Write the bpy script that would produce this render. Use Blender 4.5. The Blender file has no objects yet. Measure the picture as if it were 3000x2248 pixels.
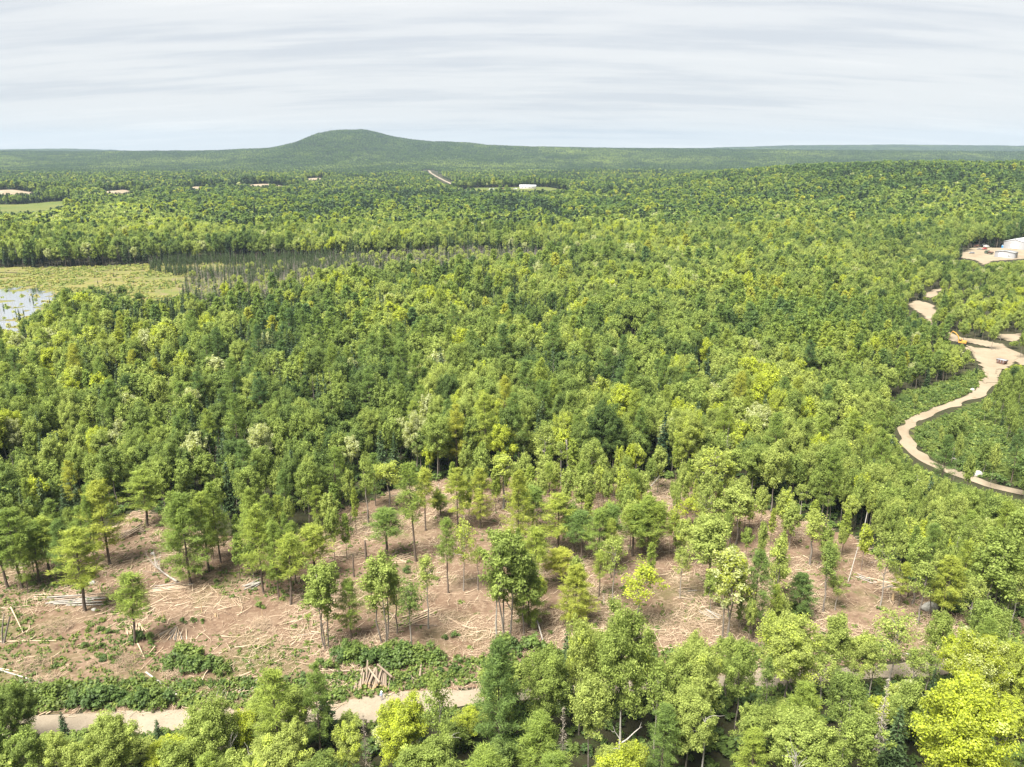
import bpy, math, random
import numpy as np
from mathutils import Vector, Matrix

random.seed(11)
rng = np.random.default_rng(11)
S = bpy.context.scene
C = S.collection
R_ = math.radians

# ------------------------------------------------------------------ camera
CAM_H, PITCH, FPX = 88.0, R_(16.30), 2350.0          # photograph is 3000 x 2248 px
cd = bpy.data.cameras.new('camera'); cam = bpy.data.objects.new('camera', cd); C.objects.link(cam)
cam.location = (0, 0, CAM_H); cam.rotation_euler = (R_(90) - PITCH, 0, 0)
cd.sensor_width = 36; cd.lens = FPX / 3000 * 36; cd.clip_start = 1; cd.clip_end = 40000
S.camera = cam

# ------------------------------------------------------------------ sky, sun, exposure
SUN_EL, SUN_AZ = R_(60), R_(222)                      # sun stands behind and left of the camera
w = bpy.data.worlds.new('World'); S.world = w; w.use_nodes = True
nt = w.node_tree; nt.nodes.clear(); N = nt.nodes.new; L = nt.links.new
out = N('ShaderNodeOutputWorld'); bg = N('ShaderNodeBackground'); L(bg.outputs[0], out.inputs[0])
sky = N('ShaderNodeTexSky'); sky.sky_type = 'NISHITA'; sky.sun_disc = False
sky.sun_elevation = SUN_EL; sky.sun_rotation = SUN_AZ; sky.altitude = 100; sky.dust_density = 2
bg.inputs['Strength'].default_value = 0.050
tc = N('ShaderNodeTexCoord'); sep = N('ShaderNodeSeparateXYZ'); L(tc.outputs['Generated'], sep.inputs[0])
def wm(op, a, b=None):
    m = N('ShaderNodeMath'); m.operation = op
    for i, v in enumerate((a, b)):
        if v is None: continue
        if isinstance(v, (int, float)): m.inputs[i].default_value = v
        else: L(v, m.inputs[i])
    return m.outputs[0]
zz = wm('ADD', wm('MAXIMUM', sep.outputs['Z'], 0.0), 0.16)
cx = wm('DIVIDE', sep.outputs['X'], zz); cy = wm('DIVIDE', sep.outputs['Y'], zz)
def cloud(sx, sy, scale, detail, rough, off, turn=0.10):
    comb = N('ShaderNodeCombineXYZ'); L(wm('MULTIPLY', wm('ADD', cx, wm('MULTIPLY', cy, turn)), sx), comb.inputs[0]); L(wm('MULTIPLY', cy, sy), comb.inputs[1]); comb.inputs[2].default_value = off
    n = N('ShaderNodeTexNoise'); n.inputs['Scale'].default_value = scale; n.inputs['Detail'].default_value = detail
    n.inputs['Roughness'].default_value = rough; n.inputs['Distortion'].default_value = 0.25
    L(comb.outputs[0], n.inputs['Vector']); return n.outputs['Fac']
n1 = cloud(0.42, 2.1, 1.0, 7, 0.6, 3.1); n2 = cloud(0.20, 0.62, 1.0, 3, 0.5, 7.7); n3 = cloud(1.3, 7.0, 1.0, 6, 0.62, 1.4, 0.05)
f = wm('ADD', wm('ADD', wm('MULTIPLY', n1, 0.50), wm('MULTIPLY', n2, 0.55)), wm('MULTIPLY', n3, 0.26))
ramp = N('ShaderNodeValToRGB'); L(f, ramp.inputs[0])
cr = ramp.color_ramp; cr.interpolation = 'EASE'
cr.elements[0].position = 0.50; cr.elements[0].color = (3.62, 3.80, 4.04, 1)
cr.elements[1].position = 0.78; cr.elements[1].color = (5.0, 5.0, 4.96, 1)
e = cr.elements.new(0.63); e.color = (4.42, 4.50, 4.56, 1)
mix = N('ShaderNodeMix'); mix.data_type = 'RGBA'; mix.inputs[0].default_value = 0.93
L(sky.outputs[0], mix.inputs['A']); L(ramp.outputs[0], mix.inputs['B']); L(mix.outputs['Result'], bg.inputs['Color'])
sd = bpy.data.lights.new('sun', 'SUN'); sun = bpy.data.objects.new('sun', sd); C.objects.link(sun)
sd.energy = 5.0; sd.angle = R_(28.0); sd.color = (1.0, 0.95, 0.86)
sdir = Vector((math.sin(SUN_AZ) * math.cos(SUN_EL), math.cos(SUN_AZ) * math.cos(SUN_EL), math.sin(SUN_EL)))
sun.rotation_euler = sdir.to_track_quat('Z', 'Y').to_euler(); sun.location = (0, 0, 400)
S.view_settings.view_transform = 'Standard'; S.view_settings.look = 'None'
S.view_settings.exposure = 2.00; S.view_settings.gamma = 1; S.view_settings.use_curve_mapping = False
cy_ = S.cycles
cy_.max_bounces = 8; cy_.diffuse_bounces = 6; cy_.glossy_bounces = 2; cy_.transmission_bounces = 5; cy_.volume_bounces = 0
cy_.transparent_max_bounces = 4; cy_.use_denoising = True; cy_.use_adaptive_sampling = False
cy_.sample_clamp_indirect = 4

# ------------------------------------------------------------------ pixel <-> place
cp, sp = math.cos(PITCH), math.sin(PITCH)
def ray(px, py):
    u = (px - 1500) / FPX; v = (1124 - py) / FPX
    return np.array([u, cp + v * sp, -sp + v * cp])
def at(px, py, z=0.0):                                # the place at height z seen at a pixel of the photograph
    d = ray(px, py); t = (z - CAM_H) / d[2]; return (d[0] * t, d[1] * t)
def at_y(px, py, Y):                                  # the place at forward distance Y
    d = ray(px, py); t = Y / d[1]; return (d[0] * t, Y, CAM_H + d[2] * t)
def proj(X, Y, Z):
    X = np.asarray(X, float); Y = np.asarray(Y, float); Zr = np.asarray(Z, float) - CAM_H
    zc = np.maximum(Y * cp - Zr * sp, 1e-3); up = Y * sp + Zr * cp
    return 1500 + FPX * X / zc, 1124 - FPX * up / zc, zc
def D(pts): return [(x * 3000 / 2212, y * 3000 / 2212) for x, y in pts]       # sketch units -> photo px
def gnd(pts): return np.array([at(x, y) for x, y in pts])
def inside(px, py, poly):
    poly = np.asarray(poly, float); px = np.asarray(px); py = np.asarray(py)
    r = np.zeros(px.shape, bool); n = len(poly); j = n - 1
    for i in range(n):
        xi, yi = poly[i]; xj, yj = poly[j]
        if yi != yj:
            r ^= ((yi > py) != (yj > py)) & (px < (xj - xi) * (py - yi) / (yj - yi) + xi)
        j = i
    return r
def vnoise(x, y, s, seed=0):
    x = np.asarray(x, float) / s + seed * 17.31; y = np.asarray(y, float) / s - seed * 9.77
    xi = np.floor(x).astype(np.int64); yi = np.floor(y).astype(np.int64); fx = x - xi; fy = y - yi
    fx = fx * fx * (3 - 2 * fx); fy = fy * fy * (3 - 2 * fy)
    def h(a, b):
        n = (a * 374761393 + b * 668265263 + seed * 1442695) & 0xffffffff
        n = ((n ^ (n >> 13)) * 1274126177) & 0xffffffff
        return ((n ^ (n >> 16)) & 0xffff) / 65535.0
    return (h(xi, yi) * (1 - fx) + h(xi + 1, yi) * fx) * (1 - fy) + (h(xi, yi + 1) * (1 - fx) + h(xi + 1, yi + 1) * fx) * fy
def fnoise(x, y, s, seed=0): return 0.6 * vnoise(x, y, s, seed) + 0.28 * vnoise(x, y, s / 2.3, seed + 1) + 0.12 * vnoise(x, y, s / 5.1, seed + 2)
def sstep(a, b, x):
    t = np.clip((x - a) / (b - a), 0, 1); return t * t * (3 - 2 * t)
def seg_dist(x, y, line):
    d = np.full(np.shape(x), 1e9)
    for (x0, y0), (x1, y1) in zip(line[:-1], line[1:]):
        vx, vy = x1 - x0, y1 - y0; l2 = vx * vx + vy * vy + 1e-9
        t = np.clip(((x - x0) * vx + (y - y0) * vy) / l2, 0, 1)
        d = np.minimum(d, np.hypot(x - x0 - t * vx, y - y0 - t * vy))
    return d

# ------------------------------------------------------------------ terrain height
MPX = [-3000, -900, 0, 300, 640, 750, 822, 858, 909, 931, 952, 970, 996, 1025, 1068, 1097, 1119, 1148, 1202, 1256, 1307, 1365, 1437, 1546, 1750, 2000, 2400, 3000, 6000]
MPY = [446, 446, 444, 446, 443, 438, 434, 426, 414, 403, 392, 388, 384, 382, 383, 388, 395, 402, 410, 416, 417, 419, 427, 431, 435, 437, 442, 446, 446]
MD = 5000.0
mx = np.array([at_y(a, b, MD)[0] for a, b in zip(MPX, MPY)]); mz = np.array([at_y(a, b, MD)[2] for a, b in zip(MPX, MPY)]) - 9
FPXs = [-3000, 0, 200, 400, 900, 1500, 2050, 2300, 2500, 2800, 3000, 6000]
FPYs = [441, 440, 438, 444, 445, 444, 436, 430, 427, 425, 426, 428]
FD = 8600.0
fxs = np.array([at_y(a, b, FD)[0] for a, b in zip(FPXs, FPYs)]); fz = np.array([at_y(a, b, FD)[2] for a, b in zip(FPXs, FPYs)]) - 8
BUMPS = []                                            # (x, y, rx, ry, height)
def bump_at(px0, px1, py, h, ry, zref=None):
    """a bank whose crest shows at photo row py between two columns"""
    d = ray((px0 + px1) / 2, py); t = (h - CAM_H) / d[2]
    xa = (px0 - 1500) / FPX * t; xb = (px1 - 1500) / FPX * t
    BUMPS.append(((xa + xb) / 2, d[1] * t, (xb - xa) / 2 * 1.15, ry, h)); return BUMPS[-1]
PITS = [bump_at(-120, 126, 559, 15, 45), bump_at(292, 400, 559, 14, 40), bump_at(545, 610, 547, 15, 40), bump_at(690, 850, 541, 15, 45), bump_at(880, 968, 522, 16, 55)]
FIELD = bump_at(1352, 1650, 551, 17, 110)
def T(x, y):
    x = np.asarray(x, float); y = np.asarray(y, float); r = np.hypot(x, y)
    z = (vnoise(x, y, 90, 3) - 0.5) * 1.4 * sstep(60, 160, r) * (1 - 0.8 * sstep(300, 420, r) * (1 - sstep(700, 900, r)))
    z = z + (fnoise(x, y, 700, 5) - 0.5) * 26 * sstep(1500, 3000, r) * (1 - .8 * np.exp(-((y - 5000.0) / 900) ** 2))
    z = z + 50 * np.exp(-((y - 1500) / np.where(y < 1500, 470, 700)) ** 2) / (1 + np.exp(-(x - 410 - 0.06 * (y - 1500)) / 95)) * (0.93 + 0.14 * vnoise(x, y, 260, 9))
    dm = np.where(y < MD, np.exp(-((y - MD) / 900) ** 2), np.exp(-((y - MD) / 1500) ** 2))
    z = z + np.maximum(np.interp(x, mx, mz) - 40, 0) * dm + 40 * dm
    z = z + np.interp(x, fxs, fz) * np.exp(-((y - FD) / 1300) ** 2)
    for bx, by, rx, ry, h in BUMPS:
        q = np.clip(1 - ((x - bx) / rx) ** 2 * 0.75, 0, 1) ** 0.6 * (.86 + .28 * vnoise(x, y * 0, rx * .35, int(abs(bx)) % 50))
        fr = np.where(y < by, np.clip(1 - ((by - y) / ry) ** 2, 0, 1), np.exp(-((y - by) / (3 * ry)) ** 2))
        z = np.maximum(z, h * q * fr)
    return z

# ------------------------------------------------------------------ mesh helpers
def build(name, chunks, mats):
    """chunks: (verts (n,3), faces (m,3|4), material index, tone per face or None) joined into one mesh"""
    vs, ls, st, tot, mi, tn = [], [], [], [], [], []
    vo = 0; lo = 0
    for ch in chunks:
        V, F = np.asarray(ch[0], np.float32), np.asarray(ch[1], np.int32)
        m = ch[2] if len(ch) > 2 else 0; t = ch[3] if len(ch) > 3 else None
        if len(F) == 0: continue
        k = F.shape[1]; n = len(F)
        vs.append(V); ls.append((F + vo).ravel()); st.append(lo + np.arange(n) * k); tot.append(np.full(n, k)); mi.append(np.full(n, m))
        tn.append(np.full(n, 0.5, np.float32) if t is None else np.asarray(t, np.float32))
        vo += len(V); lo += n * k
    V = np.concatenate(vs); Lp = np.concatenate(ls).astype(np.int32)
    me = bpy.data.meshes.new(name)
    me.vertices.add(len(V)); me.vertices.foreach_set('co', V.ravel())
    me.loops.add(len(Lp)); me.loops.foreach_set('vertex_index', Lp)
    st = np.concatenate(st).astype(np.int32); me.polygons.add(len(st)); me.polygons.foreach_set('loop_start', st)
    me.polygons.foreach_set('material_index', np.concatenate(mi).astype(np.int32))
    a = me.attributes.new('tone', 'FLOAT', 'FACE'); a.data.foreach_set('value', np.concatenate(tn).astype(np.float32))
    for m in mats: me.materials.append(m)
    me.update(calc_edges=True)
    return me
def link(name, me, parent=None, loc=(0, 0, 0), rot=(0, 0, 0), scale=(1, 1, 1)):
    o = bpy.data.objects.new(name, me); C.objects.link(o)
    o.location = loc; o.rotation_euler = rot; o.scale = scale
    if parent is not None: o.parent = parent
    return o
def tag(o, label=None, cat=None, group=None, kind=None):
    if label: o['label'] = label
    if cat: o['category'] = cat
    if group: o['group'] = group
    if kind: o['kind'] = kind
    return o
def smooth(me):
    me.polygons.foreach_set('use_smooth', np.ones(len(me.polygons), bool)); return me
def unit(v): return v / np.maximum(np.linalg.norm(v, axis=-1, keepdims=True), 1e-9)
def leaves(P, Nn, s, asp, r, axis=None):
    n = len(P)
    Nn = unit(Nn)
    t = r.normal(size=(n, 3)) if axis is None else axis
    t = unit(t - Nn * np.sum(t * Nn, 1, keepdims=True)); b = np.cross(Nn, t)
    s = np.broadcast_to(np.asarray(s, float), (n,))[:, None]; a = s * asp
    V = np.stack([P + t * s, P + b * a, P - t * s, P - b * a], 1).reshape(-1, 3)
    return V, np.arange(n * 4).reshape(n, 4)
def tube(path, rad, seg=6, cap=False):
    path = np.asarray(path, float); k = len(path); rad = np.broadcast_to(np.asarray(rad, float), (k,))
    tg = unit(np.gradient(path, axis=0)); ref = np.array([0.31, 0.17, 0.93]) if abs(tg[0][2]) < 0.9 else np.array([1.0, 0.1, 0])
    u = unit(np.cross(tg, ref)); v = np.cross(tg, u)
    a = np.arange(seg) * 2 * math.pi / seg
    V = path[:, None, :] + rad[:, None, None] * (np.cos(a)[None, :, None] * u[:, None, :] + np.sin(a)[None, :, None] * v[:, None, :])
    i = np.arange(k - 1)[:, None] * seg; j = np.arange(seg)[None, :]; j2 = (j + 1) % seg
    F = np.stack([i + j, i + j2, i + seg + j2, i + seg + j], -1).reshape(-1, 4)
    return V.reshape(-1, 3), F
def box(x0, x1, y0, y1, z0, z1):
    V = np.array([(x, y, z) for z in (z0, z1) for y in (y0, y1) for x in (x0, x1)], float)
    F = np.array([(0, 2, 3, 1), (4, 5, 7, 6), (0, 1, 5, 4), (2, 6, 7, 3), (0, 4, 6, 2), (1, 3, 7, 5)])
    return V, F
def disc_cap(center, axis, u, r, seg):
    pass
def prism(profile, x0, x1):
    """a profile in (y, z) pushed along x"""
    n = len(profile); V = np.array([(x0, y, z) for y, z in profile] + [(x1, y, z) for y, z in profile], float)
    Fq = np.array([(i, (i + 1) % n, n + (i + 1) % n, n + i) for i in range(n)])
    tri = [(0, i + 1, i) for i in range(1, n - 1)] + [(n, n + i, n + i + 1) for i in range(1, n - 1)]
    return V, Fq, np.array(tri)
def wheel(x, y, r, wdt):
    a = np.arange(12) * 2 * math.pi / 12
    V = np.concatenate([np.stack([np.full(12, x + d), y + r * np.cos(a), r + r * np.sin(a)], 1) for d in (-wdt / 2, wdt / 2)] + [np.array([[x - wdt / 2, y, r], [x + wdt / 2, y, r]])])
    j = np.arange(12); k = (j + 1) % 12
    return V, np.stack([j, k, 12 + k, 12 + j], 1), np.concatenate([np.stack([k, j, np.full(12, 24)], 1), np.stack([12 + j, 12 + k, np.full(12, 25)], 1)])

# ------------------------------------------------------------------ materials
def mat(name):
    m = bpy.data.materials.new(name); m.use_nodes = True; t = m.node_tree; t.nodes.clear()
    return m, t
def nd(t, typ, **kw):
    n = t.nodes.new(typ)
    for k, v in kw.items(): setattr(n, k, v)
    return n
def mth(t, op, a, b=None, c=None):
    m = nd(t, 'ShaderNodeMath', operation=op)
    for i, v in enumerate((a, b, c)):
        if v is None: continue
        if isinstance(v, (int, float)): m.inputs[i].default_value = v
        else: t.links.new(v, m.inputs[i])
    return m.outputs[0]
def ramp_node(t, fac, stops):
    r = nd(t, 'ShaderNodeValToRGB'); t.links.new(fac, r.inputs[0]); c = r.color_ramp
    c.elements[0].position, c.elements[0].color = stops[0][0], (*stops[0][1], 1)
    c.elements[1].position, c.elements[1].color = stops[-1][0], (*stops[-1][1], 1)
    for p, col in stops[1:-1]:
        e = c.elements.new(p); e.color = (*col, 1)
    return r.outputs[0]
def foliage(name, stops, lo, hi, vary=0.40, trans=0.48, gloss=0.25, rough=0.55):
    m, t = mat(name)
    oi = nd(t, 'ShaderNodeObjectInfo'); at_ = nd(t, 'ShaderNodeAttribute', attribute_type='INSTANCER', attribute_name='tint')
    tone = nd(t, 'ShaderNodeAttribute', attribute_type='GEOMETRY', attribute_name='tone')
    has = mth(t, 'GREATER_THAN', at_.outputs['Fac'], 0.001)
    rnd = mth(t, 'MULTIPLY_ADD', oi.outputs['Random'], hi - lo, lo)
    k = mth(t, 'ADD', mth(t, 'MULTIPLY', has, at_.outputs['Fac']), mth(t, 'MULTIPLY', mth(t, 'SUBTRACT', 1.0, has), rnd))
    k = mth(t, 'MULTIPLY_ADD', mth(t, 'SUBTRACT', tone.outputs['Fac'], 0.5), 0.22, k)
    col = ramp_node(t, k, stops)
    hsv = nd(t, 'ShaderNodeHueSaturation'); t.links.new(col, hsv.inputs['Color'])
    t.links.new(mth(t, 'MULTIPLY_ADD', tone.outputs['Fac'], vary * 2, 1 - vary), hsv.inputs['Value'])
    p = nd(t, 'ShaderNodeBsdfPrincipled'); t.links.new(hsv.outputs[0], p.inputs['Base Color'])
    p.inputs['Roughness'].default_value = rough; p.inputs['Specular IOR Level'].default_value = gloss
    tr = nd(t, 'ShaderNodeBsdfTranslucent'); h2 = nd(t, 'ShaderNodeHueSaturation'); h2.inputs['Saturation'].default_value = 1.08; h2.inputs['Value'].default_value = 1.3
    t.links.new(hsv.outputs[0], h2.inputs['Color']); t.links.new(h2.outputs[0], tr.inputs[0])
    mx_ = nd(t, 'ShaderNodeMixShader'); mx_.inputs[0].default_value = trans
    t.links.new(p.outputs[0], mx_.inputs[1]); t.links.new(tr.outputs[0], mx_.inputs[2])
    o = nd(t, 'ShaderNodeOutputMaterial'); t.links.new(mx_.outputs[0], o.inputs[0]); return m
def surf(name, stops, scale=1.0, rough=0.85, detail=6, use_tone=False, bump=0.0, metal=0.0, spec=0.3, stretch=(1, 1, 1), coord='Object'):
    m, t = mat(name)
    tcn = nd(t, 'ShaderNodeTexCoord'); mp = nd(t, 'ShaderNodeMapping'); mp.inputs['Scale'].default_value = stretch
    t.links.new(tcn.outputs[coord], mp.inputs[0])
    n = nd(t, 'ShaderNodeTexNoise'); n.inputs['Scale'].default_value = scale; n.inputs['Detail'].default_value = detail; n.inputs['Roughness'].default_value = 0.65
    t.links.new(mp.outputs[0], n.inputs['Vector']); fac = n.outputs['Fac']
    if use_tone:
        a = nd(t, 'ShaderNodeAttribute', attribute_type='GEOMETRY', attribute_name='tone'); oi = nd(t, 'ShaderNodeObjectInfo')
        fac = mth(t, 'ADD', mth(t, 'MULTIPLY', fac, 0.45), mth(t, 'ADD', mth(t, 'MULTIPLY', a.outputs['Fac'], 0.4), mth(t, 'MULTIPLY', oi.outputs['Random'], 0.15)))
    col = ramp_node(t, fac, stops)
    p = nd(t, 'ShaderNodeBsdfPrincipled'); t.links.new(col, p.inputs['Base Color']); p.inputs['Roughness'].default_value = rough
    p.inputs['Metallic'].default_value = metal; p.inputs['Specular IOR Level'].default_value = spec
    if bump:
        b = nd(t, 'ShaderNodeBump'); b.inputs['Distance'].default_value = bump; t.links.new(n.outputs['Fac'], b.inputs['Height']); t.links.new(b.outputs[0], p.inputs['Normal'])
    o = nd(t, 'ShaderNodeOutputMaterial'); t.links.new(p.outputs[0], o.inputs[0]); return m
def grey(v): return (v, v, v)

LEAF = [(0.0, (0.061, 0.102, 0.032)), (0.22, (0.127, 0.176, 0.048)), (0.45, (0.200, 0.255, 0.062)), (0.68, (0.279, 0.324, 0.090)), (0.86, (0.317, 0.365, 0.028)), (1.0, (0.338, 0.360, 0.198))]
PINE = [(0.0, (0.070, 0.125, 0.043)), (0.4, (0.146, 0.208, 0.046)), (0.7, (0.222, 0.273, 0.048)), (1.0, (0.304, 0.320, 0.052))]
SPRU = [(0.0, (0.023, 0.047, 0.021)), (0.5, (0.045, 0.073, 0.027)), (1.0, (0.081, 0.106, 0.034))]
M = dict(
    leaf=foliage('broadleaf_foliage', LEAF, 0.12, 0.74, gloss=.08),
    leaf_far=foliage('broadleaf_foliage_far', LEAF, 0.05, 0.62, gloss=.05),
    pine=foliage('pine_needles', PINE, 0.1, 0.8, gloss=0.2, rough=0.6, trans=0.42),
    spruce=foliage('spruce_needles', SPRU, 0.0, 1.0, gloss=0.2, trans=0.22),
    deadneedle=foliage('dead_needles', [(0, (.10, .075, .055)), (0.5, (.17, .145, .115)), (1, (.26, .235, .195))], 0.1, 0.9, trans=0.2, gloss=0.1),
    shrub=foliage('shrub_leaves', [(0, (0.058, 0.103, 0.033)), (0.5, (0.113, 0.166, 0.039)), (1, (0.184, 0.223, 0.051))], 0.1, 0.95),
    bog=foliage('bog_plants', [(0, (.10, .15, .03)), (0.5, (.19, .22, .05)), (1, (.25, .23, .07))], 0.0, 1.0, trans=0.3),
    bark=surf('grey_bark', [(0.3, (.07, .058, .047)), (0.7, (.20, .175, .15))], 3, stretch=(1, 1, .25), bump=.03),
    bark_pine=surf('dark_pine_bark', [(0.3, (.045, .034, .026)), (0.7, (.13, .10, .078))], 4, stretch=(1, 1, .3), bump=.03),
    birch=surf('pale_birch_bark', [(0.34, (0.069, 0.060, 0.053)), (0.45, (0.221, 0.206, 0.184)), (0.75, (0.295, 0.280, 0.253))], 5, stretch=(1, 1, .8)),
    deadwood=surf('bleached_dead_wood', [(0.3, (0.116, 0.101, 0.087)), (0.7, (0.266, 0.243, 0.214))], 4, stretch=(1, 1, .2), use_tone=False),
    cutwood=surf('fresh_cut_wood', [(0.3, (0.306, 0.208, 0.111)), (0.7, (0.416, 0.318, 0.196))], 9, use_tone=False),
    logbark=surf('log_bark', [(0.25, (0.079, 0.058, 0.043)), (0.5, (0.179, 0.139, 0.103)), (0.75, (0.274, 0.221, 0.163))], 6, use_tone=True, bump=.02),
    slash=surf('slash_wood', [(0.2, (0.086, 0.060, 0.043)), (0.45, (0.292, 0.215, 0.146)), (0.8, (0.533, 0.430, 0.310))], 2, use_tone=True),
)
def ground_mat(name, layers, rough=0.95, bump=0.0, bscale=1.0):
    """layers: list of (scale, lo, hi, colour a, colour b): each noise mixes its own colours over the last"""
    m, t = mat(name); tcn = nd(t, 'ShaderNodeTexCoord'); col = None; last = None
    for i, (sc, lo, hi, ca, cb) in enumerate(layers):
        n = nd(t, 'ShaderNodeTexNoise'); n.inputs['Scale'].default_value = sc; n.inputs['Detail'].default_value = 6; n.inputs['Roughness'].default_value = 0.68
        mp = nd(t, 'ShaderNodeMapping'); mp.inputs['Location'].default_value = (i * 31.7, i * 11.3, i * 3.0)
        t.links.new(tcn.outputs['Object'], mp.inputs[0]); t.links.new(mp.outputs[0], n.inputs['Vector'])
        fac = nd(t, 'ShaderNodeMapRange'); fac.inputs['From Min'].default_value = lo; fac.inputs['From Max'].default_value = hi; t.links.new(n.outputs['Fac'], fac.inputs['Value'])
        if col is None: col = ramp_node(t, fac.outputs[0], [(0, ca), (1, cb)])
        else:
            x = nd(t, 'ShaderNodeMix', data_type='RGBA'); t.links.new(fac.outputs[0], x.inputs[0]); t.links.new(col, x.inputs['A']); x.inputs['B'].default_value = (*cb, 1); col = x.outputs['Result']
        last = n
    p = nd(t, 'ShaderNodeBsdfPrincipled'); t.links.new(col, p.inputs['Base Color']); p.inputs['Roughness'].default_value = rough; p.inputs['Specular IOR Level'].default_value = 0.15
    if bump:
        b = nd(t, 'ShaderNodeBump'); b.inputs['Distance'].default_value = bump; t.links.new(last.outputs['Fac'], b.inputs['Height']); t.links.new(b.outputs[0], p.inputs['Normal'])
    o = nd(t, 'ShaderNodeOutputMaterial'); t.links.new(p.outputs[0], o.inputs[0]); return m
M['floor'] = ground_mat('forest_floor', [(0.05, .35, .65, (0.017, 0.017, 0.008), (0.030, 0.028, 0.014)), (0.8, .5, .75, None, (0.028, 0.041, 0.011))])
M['clearing'] = ground_mat('cut_over_ground', [(0.09, .35, .65, (0.087, 0.054, 0.035), (0.129, 0.090, 0.062)), (0.05, .50, .66, None, (0.066, 0.062, 0.025)), (1.1, .50, .72, None, (0.182, 0.136, 0.094)), (0.55, .54, .70, None, (0.056, 0.033, 0.022)), (0.3, .60, .72, None, (0.052, 0.066, 0.018))], bump=.15)
M['gravel'] = ground_mat('pale_gravel', [(0.3, .35, .65, (0.160, 0.133, 0.100), (0.201, 0.171, 0.129)), (3.0, .52, .75, None, (0.127, 0.103, 0.074)), (0.15, .60, .75, None, (0.123, 0.096, 0.067))], bump=.04)
M['sand'] = ground_mat('pale_sand', [(0.06, .35, .65, (0.151, 0.120, 0.083), (0.199, 0.165, 0.120)), (0.25, .58, .75, None, (0.131, 0.100, 0.062)), (1.0, .60, .8, None, (0.083, 0.083, 0.034))], bump=.05)
M['field'] = ground_mat('meadow_grass', [(0.012, .35, .65, (0.052, 0.076, 0.015), (0.087, 0.094, 0.024)), (0.15, .5, .75, None, (0.094, 0.092, 0.029))])
M['marsh'] = ground_mat('marsh_mat', [(0.03, .35, .65, (0.071, 0.091, 0.020), (0.134, 0.118, 0.036)), (0.15, .50, .62, None, (0.122, 0.098, 0.052)), (0.5, .54, .68, None, (0.062, 0.083, 0.020))])
M['brushland'] = ground_mat('brushy_ground', [(0.05, .35, .65, (0.033, 0.046, 0.012), (0.059, 0.069, 0.017)), (0.5, .55, .75, None, (0.079, 0.066, 0.036))])
M['darkwater'] = surf('dark_channel_water', [(0, (.012, .016, .012)), (1, (.02, .025, .018))], 1, rough=.08, spec=.5)
# still pond under a bright sky
m, t = mat('pond_water'); p = nd(t, 'ShaderNodeBsdfPrincipled'); p.inputs['Base Color'].default_value = (.88, .90, .90, 1); p.inputs['Metallic'].default_value = 1.0; p.inputs['Roughness'].default_value = 0.08
p.inputs['Specular IOR Level'].default_value = 1.0; p.inputs['IOR'].default_value = 2.2
o = nd(t, 'ShaderNodeOutputMaterial'); t.links.new(p.outputs[0], o.inputs[0]); M['water'] = m

# ------------------------------------------------------------------ ground sheet to the horizon
az = np.concatenate([np.linspace(-180, -52, 40)[:-1], np.linspace(-52, 52, 380), np.linspace(52, 180, 40)[1:]])
az = np.radians(az); rr = np.concatenate([np.linspace(4, 420, 170), np.geomspace(424, 10200, 330)])
A, RR = np.meshgrid(az, rr); X = RR * np.sin(A); Y = RR * np.cos(A); Z = T(X, Y)
nr, na = A.shape; i = np.arange(nr - 1)[:, None] * na; j = np.arange(na - 1)[None, :]
F = np.stack([i + j, i + j + 1, i + na + j + 1, i + na + j], -1).reshape(-1, 4)[:, ::-1]
V = np.stack([X.ravel(), Y.ravel(), Z.ravel()], 1)
hubv = np.vstack([V[:na], [[0, 0, 0]]]); fan = np.stack([np.full(na - 1, na), np.arange(na - 1) + 1, np.arange(na - 1)], 1)
ground = link('ground', smooth(build('ground', [(V, F), (hubv, fan)], [M['floor']]))); tag(ground, 'dark forest floor and rolling ground reaching to the horizon', kind='structure')
TERRAIN_MIN = float(Z.min())

def sheet(name, poly, res, m, dz, rag=0.0, label=None, kind='structure', holes=None):
    """a thin sheet that follows the ground inside an outline given on the ground"""
    poly = np.asarray(poly, float); x0, y0 = poly.min(0) - rag; x1, y1 = poly.max(0) + rag
    gx = np.arange(x0, x1 + res, res); gy = np.arange(y0, y1 + res, res)
    X, Y = np.meshgrid(gx, gy); cxm = (X[:-1, :-1] + res / 2); cym = (Y[:-1, :-1] + res / 2)
    qx = cxm + rag * (fnoise(cxm, cym, res * 6, 21) - .5) * 2; qy = cym + rag * (fnoise(cxm, cym, res * 6, 33) - .5) * 2
    keep = inside(qx.ravel(), qy.ravel(), poly)
    if holes is not None: keep &= ~holes(cxm.ravel(), cym.ravel())
    n = X.shape[1]; ii, jj = np.meshgrid(np.arange(X.shape[0] - 1), np.arange(n - 1), indexing='ij')
    F = np.stack([ii * n + jj, ii * n + jj + 1, (ii + 1) * n + jj + 1, (ii + 1) * n + jj], -1).reshape(-1, 4)[keep]
    used, inv = np.unique(F, return_inverse=True); V = np.stack([X.ravel(), Y.ravel(), T(X.ravel(), Y.ravel()) + dz], 1)[used]
    o = link(name, smooth(build(name, [(V, inv.reshape(-1, 4))], [m]))); tag(o, label, kind=kind); return o
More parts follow.
